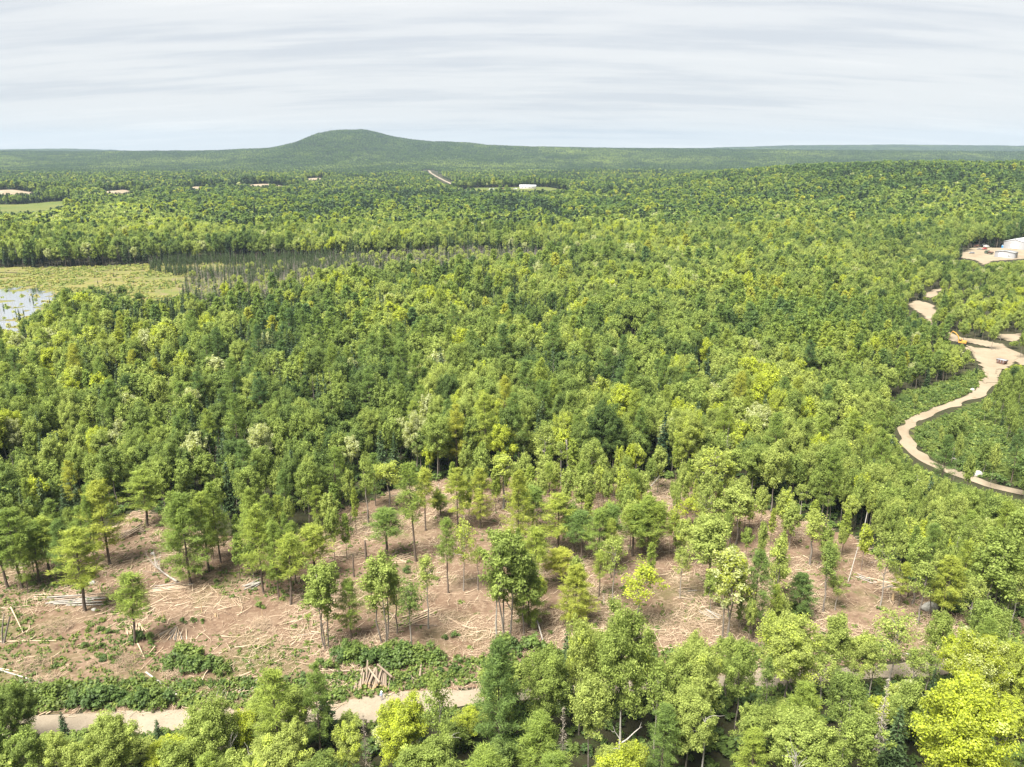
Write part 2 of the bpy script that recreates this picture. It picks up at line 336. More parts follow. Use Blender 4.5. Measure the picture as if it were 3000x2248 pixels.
def strip(name, line, half, m, dz, label, wob=0.5, step=2.0, cols=6):
    line = np.asarray(line, float); seg = np.hypot(*np.diff(line, axis=0).T); cum = np.concatenate([[0], np.cumsum(seg)])
    s = np.arange(0, cum[-1], step); cxs = np.interp(s, cum, line[:, 0]); cys = np.interp(s, cum, line[:, 1])
    k = max(1, int(8 / step)); ker = np.ones(2 * k + 1) / (2 * k + 1)
    pad = lambda v: np.convolve(np.pad(v, k, mode='reflect', reflect_type='odd'), ker, 'valid')
    cxs, cys = pad(cxs), pad(cys); tx, ty = np.gradient(cxs), np.gradient(cys); l = np.hypot(tx, ty); nx, ny = -ty / l, tx / l
    hl = np.interp(s, cum, np.broadcast_to(half, (len(line),)))
    a = np.linspace(-1, 1, cols)[None, :]
    w_ = hl[:, None] * a + wob * np.sign(a) * (np.abs(a) > .9) * (vnoise(s[:, None] + 0 * a, 50 * a, 5, 4) - .5) * 2
    X = cxs[:, None] + nx[:, None] * w_; Y = cys[:, None] + ny[:, None] * w_; Z = T(X, Y) + dz - 0.1 * (np.abs(a) > .9)
    n, c = X.shape; ii, jj = np.meshgrid(np.arange(n - 1), np.arange(c - 1), indexing='ij')
    F = np.stack([ii * c + jj, ii * c + jj + 1, (ii + 1) * c + jj + 1, (ii + 1) * c + jj], -1).reshape(-1, 4)
    V = np.stack([X.ravel(), Y.ravel(), Z.ravel()], 1)
    e0, e1 = V[F[0][1]] - V[F[0][0]], V[F[0][3]] - V[F[0][0]]
    if np.cross(e0, e1)[2] < 0: F = F[:, ::-1]
    o = link(name, smooth(build(name, [(V, F)], [m]))); tag(o, label, kind='structure'); return np.stack([cxs, cys], 1)

# outlines read off the photograph and laid on the ground
CLEAR = D([(-260, 1240), (0, 1225), (120, 1205), (230, 1150), (290, 1105), (390, 1115), (440, 1160), (560, 1170), (690, 1150), (735, 1100), (850, 1060), (960, 1035), (1100, 1035), (1230, 1035), (1340, 1045), (1450, 1035), (1560, 1060), (1640, 1095), (1750, 1130), (1850, 1160), (1905, 1215), (1960, 1265), (2040, 1310), (2130, 1330), (2300, 1350), (2380, 1390), (2150, 1415), (2000, 1425), (1880, 1432), (1660, 1455), (1450, 1470), (1150, 1480), (1010, 1490), (900, 1502), (760, 1525), (560, 1545), (330, 1550), (80, 1560), (-260, 1570)])
ROAD = D([(-420, 1590), (-200, 1582), (0, 1574), (120, 1570), (250, 1566), (400, 1560), (560, 1553), (700, 1545), (800, 1532), (900, 1518), (1000, 1506), (1130, 1494), (1300, 1486), (1500, 1478), (1690, 1468), (1850, 1455), (2030, 1446), (2212, 1442), (2500, 1432)])
LANDING = D([(745, 1512), (830, 1500), (960, 1490), (1010, 1500), (985, 1520), (900, 1545), (800, 1560), (750, 1555)])
TRACK = D([(2420, 1120), (2310, 1092), (2212, 1066), (2150, 1051), (2070, 1029), (2010, 1002), (1970, 975), (1951, 945), (1956, 922), (1985, 902), (2040, 879), (2090, 862), (2128, 838), (2146, 808), (2142, 785), (2128, 766), (2112, 752)])
OPEN_A = [(2735, 985), (2780, 976), (2806, 990), (2870, 998), (2935, 1010), (3000, 1042), (3060, 1070), (3060, 1090), (3000, 1072), (2950, 1052), (2900, 1020), (2850, 1008), (2800, 1003)]
OPEN_B = [(2830, 1012), (2870, 1025), (2950, 1030), (2985, 1050), (2960, 1075), (2925, 1085), (2918, 1100), (2925, 1120), (2885, 1125), (2880, 1085), (2858, 1050)]
PATCH1 = [(2655, 895), (2690, 882), (2733, 893), (2740, 922), (2728, 932), (2736, 955), (2715, 935), (2695, 920)]
PATCH2 = [(2714, 860), (2735, 850), (2760, 846), (2745, 862), (2728, 874), (2712, 872)]
PATCH3 = [(2920, 982), (2990, 980), (2985, 1000), (2960, 1002), (2922, 994)]
YARD = [(2790, 758), (2838, 738), (2850, 732), (2880, 733), (2920, 735), (3080, 728), (3080, 760), (2905, 768), (2876, 780), (2855, 766), (2828, 762)]
MARSH = [(-160, 787), (0, 786), (230, 783), (470, 774), (640, 768), (900, 764), (1050, 778), (1010, 800), (880, 830), (700, 862), (560, 880), (500, 905), (440, 900), (300, 900), (230, 905), (130, 935), (60, 990), (-160, 990)]
POND = [(-160, 850), (0, 848), (95, 838), (110, 850), (150, 858), (172, 872), (150, 888), (110, 905), (105, 925), (62, 930), (58, 960), (48, 985), (0, 965), (-160, 960)]
MEADOW = [(-100, 600), (60, 600), (150, 592), (205, 590), (240, 596), (225, 608), (180, 618), (110, 628), (20, 630), (-100, 632)]
BOGSTRIP = [(440, 772), (700, 758), (1000, 754), (1130, 772), (1110, 802), (900, 826), (700, 830), (520, 812), (440, 795)]
DEADZONE = [(560, 800), (900, 790), (1000, 762), (1400, 742), (1650, 752), (1600, 800), (1250, 835), (1000, 860), (850, 900), (700, 935), (560, 925), (520, 880)]
BRUSH = D([(2212, 850), (2150, 850), (2120, 870), (2050, 900), (1985, 925), (1975, 950), (2010, 985), (2080, 1012), (2212, 1050), (2330, 1080), (2330, 850)])
BRUSH2 = D([(1870, 895), (1960, 850), (2040, 825), (2110, 800), (2130, 815), (2095, 852), (2030, 876), (1975, 900), (1940, 920), (1900, 925)])
gCLEAR, gTRACK, gROAD = gnd(CLEAR), gnd(TRACK), gnd(ROAD)
roadline = strip('gravel_road', gROAD, 2.45, M['gravel'], 0.20, 'pale gravel road passing the log pile behind the front row of trees', wob=1.1)
trackline = strip('sandy_track', gTRACK, np.array([1.9] * 11 + [2.2, 2.7, 3.2, 3.8, 4.8, 6.5]), M['sand'], 0.22, 'winding sandy track curving through the brush', wob=1.2)
sheet('clearing', gCLEAR, 1.2, M['clearing'], 0.10, 2.5, 'cut over clearing strewn with logging debris')
sheet('log_landing', gnd(LANDING), 0.7, M['gravel'], 0.16, 1.0, 'bare gravel landing in front of the roadside log pile')
for k, (nm, P, r_) in enumerate([('sand_opening', OPEN_A, 1.2), ('sand_opening', OPEN_B, 1.0), ('sand_patch', PATCH1, 1.5), ('sand_patch', PATCH2, 1.5), ('sand_patch', PATCH3, 1.2)]):
    sheet(nm, gnd(P), r_, M['sand'], 0.27 + 0.07 * (k == 1), 2.0, 'bare pale sand among the trees near the sandy track')
sheet('gravel_yard', gnd(YARD), 2.0, M['sand'], 0.25, 3.0, 'bare sandy yard in front of the grey metal sheds')
gPOND = gnd(POND)
sheet('marsh', gnd(MARSH), 3.0, M['marsh'], 0.10, 8.0, 'yellow green marsh with floating plants')
sheet('brush_ground', gnd(BRUSH), 2.5, M['brushland'], 0.08, 3.0, 'low brushy ground inside the bend of the sandy track')
sheet('brush_ground', gnd(BRUSH2), 2.5, M['brushland'], 0.09, 3.0, 'low brushy ground outside the bend of the sandy track')
sheet('pond', gnd(POND), 1.6, M['water'], 0.20, 7.0, 'bright pond between floating plants and dead stems',
      holes=lambda x, y: (fnoise(x, y, 14, 41) > 0.66) | (vnoise(x * .35, y, 7, 43) > 0.82))
CHAN = gnd([(-60, 797), (60, 801), (130, 804), (170, 800), (240, 797), (320, 794)])
strip('bog_channel', CHAN, 1.6, M['darkwater'], 0.18, 'dark narrow water channel along the far side of the marsh', wob=1.5)
sheet('meadow', gnd(MEADOW), 8, M['field'], 0.5, 10, 'yellow green meadow far off on the left')
def bank(b, m, nm, label, top=0.2):
    bx, by, rx, ry, h = b; a = np.linspace(0, 2 * math.pi, 40)[:-1]
    pl = np.stack([bx + rx * 1.0 * np.cos(a), np.where(np.sin(a) > 0, by + top * ry * np.sin(a), by + 0.72 * ry * np.sin(a))], 1)
    return pl
for b in PITS: sheet('sand_pit', bank(b, None, None, None), 4, M['sand'], 0.5, 9, 'pale sand bank showing above the far trees')
bx, by, rx, ry, h = FIELD
sheet('farm_field', bank(FIELD, None, None, None, 0.9), 8, M['field'], 0.5, 6, 'domed light green field around the distant white roofed farm building')
HW = np.array([at_y(1336, 545, 2050)[:2], at_y(1322, 541, 2150)[:2], at_y(1298, 533, 2420)[:2], at_y(1278, 517, 2750)[:2], at_y(1256, 502, 3300)[:2]])
strip('distant_road', HW, 3.8, M['gravel'], 1.2, 'straight pale road running off toward the hill', step=20, wob=1)

# ------------------------------------------------------------------ trees
def broadleaf(seed, H=15.0, R=3.8, base=0.32, clumps=60, per=90, size=0.22, spread=0.20, stems=1, bark=1, flat=1.0, limbs=12, tip=0.0):
    r = np.random.default_rng(seed)
    zb = H * base; zc = (zb + H) / 2 + 0.06 * H; hz = (H - zb) / 2
    ph = r.uniform(0, 6.28, 6)
    d = unit(r.normal(size=(clumps, 3)) + np.array([0, 0, 0.35])); rad = r.uniform(0.25, 1, clumps) ** 0.42
    lump = 0.80 + 0.22 * np.sin(3 * np.arctan2(d[:, 1], d[:, 0]) + ph[0]) * np.cos(2.2 * d[:, 2] + ph[1]) + 0.13 * np.sin(5 * np.arctan2(d[:, 1], d[:, 0]) + ph[2] + 3 * d[:, 2])
    cpt = d * (rad * lump)[:, None] * np.array([R, R, hz]); cpt[:, 2] += zc
    tz = np.clip((cpt[:, 2] - zb) / (H - zb), 0, 1)
    cpt[:, :2] *= (1 - tip * tz)[:, None]
    cpt[:, 2] = np.minimum(cpt[:, 2], H - 0.35)
    crad = R * spread * r.uniform(0.7, 1.45, clumps) * (0.75 + 0.4 * rad)
    n = clumps * per; ci = np.repeat(np.arange(clumps), per)
    dd = unit(r.normal(size=(n, 3)) + np.array([0, 0, 0.25])); q = r.uniform(0, 1, n) ** 0.45
    ax_ = unit(d + np.array([0, 0, .7])); al = np.sum(dd * ax_[ci], 1, keepdims=True)
    P = cpt[ci] + (dd + ax_[ci] * al * .55) * (crad[ci] * q)[:, None] * np.array([1, 1, flat])
    Nn = 0.55 * dd + 0.30 * d[ci] + np.array([0, 0, 0.40]) + r.normal(size=(n, 3)) * 0.60
    V, F = leaves(P, Nn, size * r.uniform(0.6, 1.3, n), 0.58, r)
    tone = np.clip(0.5 + r.normal(size=clumps)[ci] * 0.13 + r.normal(size=n) * 0.17, 0, 1)
    tr = []
    for s in range(stems):
        a = s * 6.28 / max(stems, 1) + ph[3]; off = 0.0 if stems == 1 else 0.35
        top = np.array([math.cos(a) * off * 3 + r.normal() * .3, math.sin(a) * off * 3 + r.normal() * .3, H * 0.86])
        b0 = np.array([math.cos(a) * off, math.sin(a) * off, -0.5]); t_ = np.linspace(0, 1, 7)[:, None]
        path = b0 * (1 - t_) + top * t_; path[1:-1, :2] += r.normal(size=(5, 2)) * 0.12
        tr.append((*tube(path, np.linspace(0.17, 0.03, 7) * (H / 15) * (1.0 if stems == 1 else .8), 6), bark))
        pick = r.choice(clumps, min(limbs // stems, clumps), replace=False)
        for c_ in pick:
            e_ = cpt[c_]; zt = max(min(e_[2] - 0.35 * np.hypot(*e_[:2]) - .4, H * .8), H * base * .8)
            f_ = zt / (H * 0.86); s0 = b0 * (1 - f_) + top * f_
            mid = s0 * 0.5 + e_ * 0.5 + np.array([0, 0, 0.25]) + r.normal(size=3) * .15
            tr.append((*tube([s0, mid, e_], [0.075 * H / 15, 0.05 * H / 15, 0.012], 4), bark))
    return tr, [(V, F, 0, tone)]
def pine(seed, H=20.0, R=3.2, base=0.42, gap=0.80, per=13, tufts=10, size=0.33, asp=0.10, bark=1, thin=1.0, snags=10):
    r = np.random.default_rng(seed); tr = []; P = []; AX = []; TN = []
    lean = r.normal(size=2) * 0.25; t_ = np.linspace(0, 1, 8)[:, None]
    path = np.concatenate([t_ * lean[0] + r.normal(size=(8, 1)) * .04, t_ * lean[1] + r.normal(size=(8, 1)) * .04, t_ * (H - .4) - .5 * (1 - t_)], 1)
    tr.append((*tube(path, np.linspace(0.20, 0.025, 8) * H / 20, 6), bark))
    z0 = H * base; z = z0
    while z < H - 0.5:
        t = (z - z0) / (H - z0)
        Lw = R * (0.50 + 0.50 * min(1, t / 0.25)) * (1 - t ** 1.5) ** 0.85 + 0.35
        nb = r.integers(3, 6); a0 = r.uniform(0, 6.28)
        for b in range(nb):
            if r.random() > thin: continue
            a = a0 + b * 6.283 / nb + r.normal() * .25; Lb = Lw * r.uniform(0.6, 1.15); el = 0.08 + 0.55 * t + r.normal() * .10
            s0 = np.array([lean[0] * z / H, lean[1] * z / H, z]); hd = np.array([math.cos(a), math.sin(a), 0])
            e_ = s0 + hd * Lb * math.cos(el) + np.array([0, 0, Lb * math.sin(el)]); mid = (s0 + e_) / 2 - np.array([0, 0, 0.06 * Lb])
            tr.append((*tube([s0, mid, e_], [0.045 * H / 20, 0.03 * H / 20, .01], 3), bark))
            for k in range(tufts):
                u = 0.28 + 0.75 * (k + r.random()) / tufts; u = min(u, 1.04)
                side = np.array([-hd[1], hd[0], 0]) * r.normal() * 0.20 * Lb * (1.15 - u)
                c = (s0 * (1 - u) ** 2 + 2 * mid * u * (1 - u) + e_ * u * u) + side + np.array([0, 0, 0.08])
                ax = unit(hd * 0.55 + np.array([0, 0, 0.45]) + r.normal(size=(per, 3)) * 0.62)
                P.append(c + ax * size * 0.75 + r.normal(size=(per, 3)) * 0.20); AX.append(ax); TN.append(np.clip(0.5 + r.normal() * .12 + r.normal(size=per) * .16, 0, 1))
        z += gap * r.uniform(0.75, 1.3) * (1 - 0.35 * t)
    for k in range(6):                                        # leader
        ax = unit(np.array([0, 0, 1.0]) + r.normal(size=(per, 3)) * .5); P.append(np.array([lean[0], lean[1], H - .6 + .08 * k]) + ax * size * .5); AX.append(ax); TN.append(np.full(per, .6))
    for k in range(snags):                                    # dead lower twigs
        z = r.uniform(0.06, max(base, .12)) * H; a = r.uniform(0, 6.28); l = r.uniform(.4, 1.5)
        s0 = np.array([lean[0] * z / H, lean[1] * z / H, z]); tr.append((*tube([s0, s0 + np.array([math.cos(a) * l, math.sin(a) * l, r.normal() * .2])], [.022, .006], 3), bark))
    P = np.concatenate(P); AX = np.concatenate(AX); n = len(P)
    V, F = leaves(P, unit(r.normal(size=(n, 3)) + np.array([0, 0, 0.9])), size * r.uniform(.7, 1.25, n), asp, r, axis=AX)
    return tr, [(V, F, 0, np.concatenate(TN))]
def spruce(seed, H=12.0, R=1.9, base=0.12, gap=0.34, per=7, size=0.36, asp=0.34, bark=1, keep=1.0):
    r = np.random.default_rng(seed); tr = [(*tube([[0, 0, -.4], [0, 0, H * .5], [0, 0, H - .15]], [.15 * H / 12, .09 * H / 12, .012], 5), bark)]
    P, AX, TN = [], [], []; z = H * base
    while z < H - .25:
        t = (z - H * base) / (H * (1 - base)); Lw = R * (1 - t) ** 0.9 * (0.55 + .45 * min(1, t / .15)) + 0.12
        nb = max(4, int(7 * (1 - t) + 4)); a0 = r.uniform(0, 6.28)
        for b in range(nb):
            if r.random() > keep: continue
            a = a0 + b * 6.283 / nb + r.normal() * .2; Lb = Lw * r.uniform(.7, 1.15); dr = -0.30 + 0.5 * t
            hd = np.array([math.cos(a), math.sin(a), 0]); m_ = max(2, int(per * Lb / 1.4))
            u = r.uniform(.2, 1.0, m_)[:, None]; sd_ = np.array([-hd[1], hd[0], 0])
            pts = np.array([0, 0, z]) + hd * Lb * u + np.array([0, 0, 1.0]) * (dr * Lb * u + .12 * Lb * u * u) + sd_ * r.normal(size=(m_, 1)) * .16 * Lb
            ax = unit(hd + sd_ * r.normal(size=(m_, 1)) * .6 + np.array([0, 0, dr]) + r.normal(size=(m_, 3)) * .2)
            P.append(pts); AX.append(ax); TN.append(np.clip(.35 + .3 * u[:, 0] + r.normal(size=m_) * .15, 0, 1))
        z += gap * r.uniform(.8, 1.2)
    P.append(np.array([[0, 0, H - .1]])); AX.append(np.array([[0, 0.05, 1.0]])); TN.append(np.array([.6]))
    P = np.concatenate(P); AX = np.concatenate(AX); n = len(P)
    V, F = leaves(P, unit(r.normal(size=(n, 3)) * .5 + np.array([0, 0, 1.0])), size * r.uniform(.7, 1.25, n), asp, r, axis=AX)
    return tr, [(V, F, 0, np.concatenate(TN))]
def snag(seed, H=11.0, nbr=26, R=1.5, mi=0, up=0.15, rad=0.11, twigs=True, broken=False):
    r = np.random.default_rng(seed); k = 6; t_ = np.linspace(0, 1, k)[:, None]; ln = r.normal(size=2) * .35
    path = np.concatenate([t_ * ln[0] + r.normal(size=(k, 1)) * .05, t_ * ln[1] + r.normal(size=(k, 1)) * .05, t_ * H - .4 * (1 - t_)], 1)
    trunk = [(*tube(path, np.linspace(rad, rad * (.55 if broken else .12), k), 5), mi)]; br = []
    for b in range(nbr):
        z = H * r.uniform(.25, .98); a = r.uniform(0, 6.28); l = R * (1.15 - z / H) ** .7 * r.uniform(.4, 1.2); f_ = z / H
        s0 = np.array([ln[0] * f_, ln[1] * f_, z]); e_ = s0 + np.array([math.cos(a) * l, math.sin(a) * l, l * (up + r.normal() * .2)])
        br.append((*tube([s0, (s0 + e_) / 2 + np.array([0, 0, -.05 * l]), e_], [.030, .02, .006], 3), mi))
        if twigs and l > .8:
            for q in range(3):
                u = r.uniform(.4, .9); p0 = s0 * (1 - u) + e_ * u; br.append((*tube([p0, p0 + r.normal(size=3) * .3 * l], [.014, .004], 3), mi))
    return trunk, br
def shrub(seed, H=2.2, R=1.5, clumps=12, per=55, size=0.16):
    r = np.random.default_rng(seed); d = unit(r.normal(size=(clumps, 3)) + np.array([0, 0, .5])); d[:, 2] = np.abs(d[:, 2])
    cpt = d * (r.uniform(.3, 1, clumps) ** .5)[:, None] * np.array([R * .8, R * .8, H * .68]) + np.array([0, 0, .2 * H]); n = clumps * per; ci = np.repeat(np.arange(clumps), per)
    dd = unit(r.normal(size=(n, 3)) + np.array([0, 0, .3])); P = cpt[ci] + dd * (R * .36 * r.uniform(0, 1, n) ** .45)[:, None]
    P[:, 2] = np.maximum(P[:, 2], .05)
    V, F = leaves(P, dd + np.array([0, 0, .6]) + r.normal(size=(n, 3)) * .45, size * r.uniform(.6, 1.3, n), .6, r)
    return [(V, F, 0, np.clip(.5 + r.normal(size=clumps)[ci] * .15 + r.normal(size=n) * .17, 0, 1))]

# prototypes: kind -> list of (trunk mesh, crown mesh, height, radius); the same shapes joined for the far forest
PROTO = {}
def proto(kind, parts, H, R, leafm, barkm):
    tr, cr = parts
    tm = build('trunk', [(c[0], c[1], 0) for c in tr], [barkm]); smooth(tm)
    cm = build('crown', cr, [leafm]) if cr else None
    PROTO.setdefault(kind, []).append((tm, cm, H, R))
for k in range(6): proto('broadleaf', broadleaf(100 + k, 15, 3.9, [.24, .30, .22, .34, .26, .30][k], 105, 125, .15, .155, limbs=14, tip=[.15, .35, .2, .05, .4, .25][k]), 15, 3.9, M['leaf'], M['bark'])
for k in range(4): proto('slim', broadleaf(130 + k, 15, 2.4, [.42, .36, .5, .3][k], 46, 58, .14, .23, limbs=16, tip=[.45, .6, .3, .7][k]), 15, 2.4, M['leaf'], M['bark'] if k else M['birch'])
for k in range(3): proto('clump', broadleaf(150 + k, 14, 3.2, .28, 85, 115, .15, .165, stems=3, limbs=15, tip=.3), 14, 3.2, M['leaf'], M['bark'])
for k in range(3): proto('big', broadleaf(170 + k, 18, 5.4, .20, 250, 170, .135, .115, limbs=26, tip=.2), 18, 5.4, M['leaf'], M['bark'])
for k in range(3): proto('airy', broadleaf(190 + k, 13, 2.8, .32, 36, 75, .145, .22, limbs=20, tip=.2), 13, 2.8, M['leaf'], M['deadwood'])
for k in range(5): proto('pine', pine(200 + k, 20, [3.3, 2.9, 3.6, 3.0, 3.4][k], [.30, .40, .24, .36, .28][k], thin=.78), 20, [3.3, 2.9, 3.6, 3.0, 3.4][k], M['pine'], M['bark_pine'])
for k in range(2): proto('fullpine', pine(220 + k, 19, 4.2, .14, .74, 13, 12, .35, thin=.85), 19, 4.4, M['pine'], M['bark_pine'])
for k in range(3): proto('slimpine', pine(240 + k, 16, 1.8, .45, .7, 12, 7, .30, thin=.75), 16, 1.8, M['pine'], M['bark_pine'])
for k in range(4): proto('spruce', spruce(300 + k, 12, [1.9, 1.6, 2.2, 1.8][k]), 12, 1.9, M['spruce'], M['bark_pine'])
for k in range(2): proto('deadspruce', spruce(320 + k, 13, 1.7, .08, .40, 6, .34, .12, keep=.85), 13, 1.7, M['deadneedle'], M['deadwood'])
for k in range(5):
    t_, b_ = snag(340 + k, 11, [26, 18, 34, 10, 22][k], [1.5, 1.2, 1.8, .9, 2.2][k], up=[.1, .3, .05, .2, .6][k])
    tm = smooth(build('trunk', t_, [M['deadwood']])); bm_ = build('branches', b_, [M['deadwood']]); PROTO.setdefault('snag', []).append((tm, bm_, 11, 1.5))
for k in range(5): PROTO.setdefault('shrub', []).append((None, build('shrub', shrub(360 + k, 2.2, 1.5), [M['shrub']]), 2.2, 1.5))
hid = bpy.data.collections.new('tree_shapes')                     # source shapes of the far woods (not in the scene itself)
def far_shapes(name, items):
    c = bpy.data.collections.new(name)
    for n_, ch, mats in items:
        me = build(n_, ch, mats); o = bpy.data.objects.new(n_, me); c.objects.link(o)
    return c
def bl(seed, lod, Rr=3.9, base=.3, **k):
    tr, cr = broadleaf(seed, 15, Rr, base, *[(80, 60, .27, .175), (26, 20, .70, .26)][lod], limbs=[6, 0][lod], **k)
    return [(c[0], c[1], 1) for c in tr] + cr
def pn(seed, lod):
    tr, cr = pine(seed, 20, 3.2, .4, [.9, 1.6][lod], [6, 3][lod], [5, 3][lod], [.62, 1.15][lod], [.26, .5][lod], snags=[4, 0][lod])
    return [(c[0], c[1], 1) for c in (tr if lod == 0 else tr[:1])] + cr
def spx(seed, lod):
    tr, cr = spruce(seed, 12, 1.9, .12, [.5, 1.1][lod], [5, 2][lod], [.52, 1.0][lod], [.4, .55][lod])
    return [(c[0], c[1], 1) for c in tr] + cr
def sng(seed, lod):
    tr, br = snag(seed, 11, [26, 7][lod], 1.6, twigs=lod == 0, rad=[.15, .16][lod]); return tr + br
BK, BP = M['bark'], M['bark_pine']
FAR = {
    ('broadleaf', 1): far_shapes('leafy_shapes_mid', [('leafy_shape', bl(400 + k, 0, tip=[0, .2, 0, .3, .1][k]), [M['leaf'], BK]) for k in range(5)]),
    ('broadleaf', 2): far_shapes('leafy_shapes_far', [('leafy_shape', bl(420 + k, 1), [M['leaf_far'], BK]) for k in range(5)]),
    ('pine', 1): far_shapes('pine_shapes_mid', [('pine_shape', pn(440 + k, 0), [M['pine'], BP]) for k in range(3)]),
    ('pine', 2): far_shapes('pine_shapes_far', [('pine_shape', pn(450 + k, 1), [M['pine'], BP]) for k in range(3)]),
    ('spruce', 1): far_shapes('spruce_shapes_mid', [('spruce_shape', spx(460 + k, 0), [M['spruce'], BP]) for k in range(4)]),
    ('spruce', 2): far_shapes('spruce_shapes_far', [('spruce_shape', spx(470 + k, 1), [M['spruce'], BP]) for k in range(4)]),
    ('snag', 1): far_shapes('snag_shapes_mid', [('snag_shape', sng(480 + k, 0), [M['deadwood']]) for k in range(4)]),
    ('snag', 2): far_shapes('snag_shapes_far', [('snag_shape', sng(490 + k, 1), [M['deadwood']]) for k in range(3)]),
    ('shrub', 1): far_shapes('shrub_shapes', [('shrub_shape', shrub(500 + k, 2.2, 1.6, 8, 22, .30), [M['shrub']]) for k in range(4)]),
    ('weed', 1): far_shapes('weed_shapes', [('weed_shape', shrub(510 + k, .5, .6, 4, 8, .16), [M['shrub']]) for k in range(3)]),
    ('bogplant', 1): far_shapes('bog_shapes', [('bog_shape', shrub(520 + k, .5, 1.4, 6, 10, .36), [M['bog']]) for k in range(3)]),
}
def instances(name, pts, rot, scl, coll, label, tint=None):
    """one object of many far trees"""
    if len(pts) == 0: return None
    me = bpy.data.meshes.new(name); me.vertices.add(len(pts)); me.vertices.foreach_set('co', np.asarray(pts, np.float32).ravel())
    a = me.attributes.new('turn', 'FLOAT_VECTOR', 'POINT'); v = np.zeros((len(pts), 3), np.float32); v[:, 2] = rot; a.data.foreach_set('vector', v.ravel())
    a = me.attributes.new('grow', 'FLOAT_VECTOR', 'POINT'); a.data.foreach_set('vector', np.asarray(scl, np.float32).ravel())
    a = me.attributes.new('pick', 'INT', 'POINT'); a.data.foreach_set('value', rng.integers(0, 1000, len(pts)).astype(np.int32))
    if tint is not None: a = me.attributes.new('tint', 'FLOAT', 'POINT'); a.data.foreach_set('value', np.asarray(tint, np.float32))
    o = link(name, me); tag(o, label, kind='stuff')
    g = bpy.data.node_groups.new(name, 'GeometryNodeTree'); g.interface.new_socket('Geometry', in_out='INPUT', socket_type='NodeSocketGeometry'); g.interface.new_socket('Geometry', in_out='OUTPUT', socket_type='NodeSocketGeometry')
    gi, go = g.nodes.new('NodeGroupInput'), g.nodes.new('NodeGroupOutput'); iop = g.nodes.new('GeometryNodeInstanceOnPoints'); ci = g.nodes.new('GeometryNodeCollectionInfo')
    ci.inputs['Collection'].default_value = coll; ci.inputs['Separate Children'].default_value = True; ci.inputs['Reset Children'].default_value = True
    def na(nm, tp):
        n = g.nodes.new('GeometryNodeInputNamedAttribute'); n.data_type = tp; n.inputs['Name'].default_value = nm; return n.outputs[0]
    l = g.links.new; l(gi.outputs[0], iop.inputs['Points']); l(ci.outputs[0], iop.inputs['Instance']); iop.inputs['Pick Instance'].default_value = True
    l(na('pick', 'INT'), iop.inputs['Instance Index']); l(na('turn', 'FLOAT_VECTOR'), iop.inputs['Rotation']); l(na('grow', 'FLOAT_VECTOR'), iop.inputs['Scale']); l(iop.outputs[0], go.inputs[0])
    md = o.modifiers.new('scatter', 'NODES'); md.node_group = g; return o

# ------------------------------------------------------------------ planting single trees
KIND = {'broadleaf': 'broadleaf_tree', 'slim': 'broadleaf_tree', 'clump': 'broadleaf_tree', 'big': 'broadleaf_tree', 'airy': 'broadleaf_tree', 'pine': 'pine_tree', 'fullpine': 'pine_tree', 'slimpine': 'pine_tree', 'spruce': 'spruce_tree', 'deadspruce': 'dead_spruce', 'snag': 'dead_tree', 'shrub': 'shrub'}
HAND = []                                             # (x, y, crown radius) of the trees set one by one
COUNT = {}
def plant(kind, x, y, h, wd, tint, label, group, pick=None):
    P = PROTO[kind]; tm, cm, H0, R0 = P[(pick if pick is not None else rng.integers(0, 1000)) % len(P)]
    z = float(T(x, y)); a = rng.uniform(0, 6.283); sx = wd / (2 * R0); sz = h / H0
    nm = KIND[kind]; COUNT[nm] = COUNT.get(nm, 0) + 1
    if kind == 'shrub':
        o = link(nm, cm, None, (x, y, z - .05), (0, 0, a), (sx, sx, sz)); o['tint'] = float(tint); return tag(o, label, 'shrub', group)
    r = bpy.data.objects.new(nm, None); C.objects.link(r); r.location = (x, y, z); r.rotation_euler = (0, 0, a); r.scale = (sx, sx, sz); r.empty_display_size = .5
    tag(r, label, 'tree', group)
    link('trunk', tm, r)
    if cm is not None:
        c = link('branches' if kind == 'snag' else 'crown', cm, r); c['tint'] = float(tint)
        if kind == 'snag': c['kind'] = 'stuff'
    return r
TILE = {4: (0, 950), 5: (1000, 950), 6: (2000, 950), 7: (0, 1500), 8: (1000, 1500), 9: (2000, 1500)}
def tp(t, x, y): return TILE[t][0] + x / 2.212, TILE[t][1] + y / 2.212
def hand(kind, base, top, wpx, tint, label, group, h=None, pick=None):
    tx, ty = tp(*top)
    if base is not None:
        bx, by = tp(*base); x, y = at(bx, by); x, y = at(bx, by, float(T(x, y)))
        d = ray(bx, ty); zt = CAM_H + d[2] * y / d[1]; h = zt - float(T(x, y))
        x = x * .55 + .45 * ((tx - 1500) / FPX * (y * cp + (CAM_H - zt) * sp)) if kind not in ('snag', 'deadspruce') else x
    else:
        x, y = at(tx, ty, h); x, y = at(tx, ty, h + float(T(x, y)))
    zc = proj(x, y, h)[2]; wd = max(1.0, float(wpx / 2.212 * zc / FPX)) * (1.0 if base is None else 1.05 if kind == 'fullpine' else 1.22)
    HAND.append((x, y, wd / 2)); return plant(kind, x, y, max(1.5, h), wd, tint, label, group, pick)

GP, GB, GF, GD = 'pines left standing in the clearing', 'broadleaf trees left standing in the clearing', 'trees of the front row before the road', 'dead trees along the clearing and the front row'
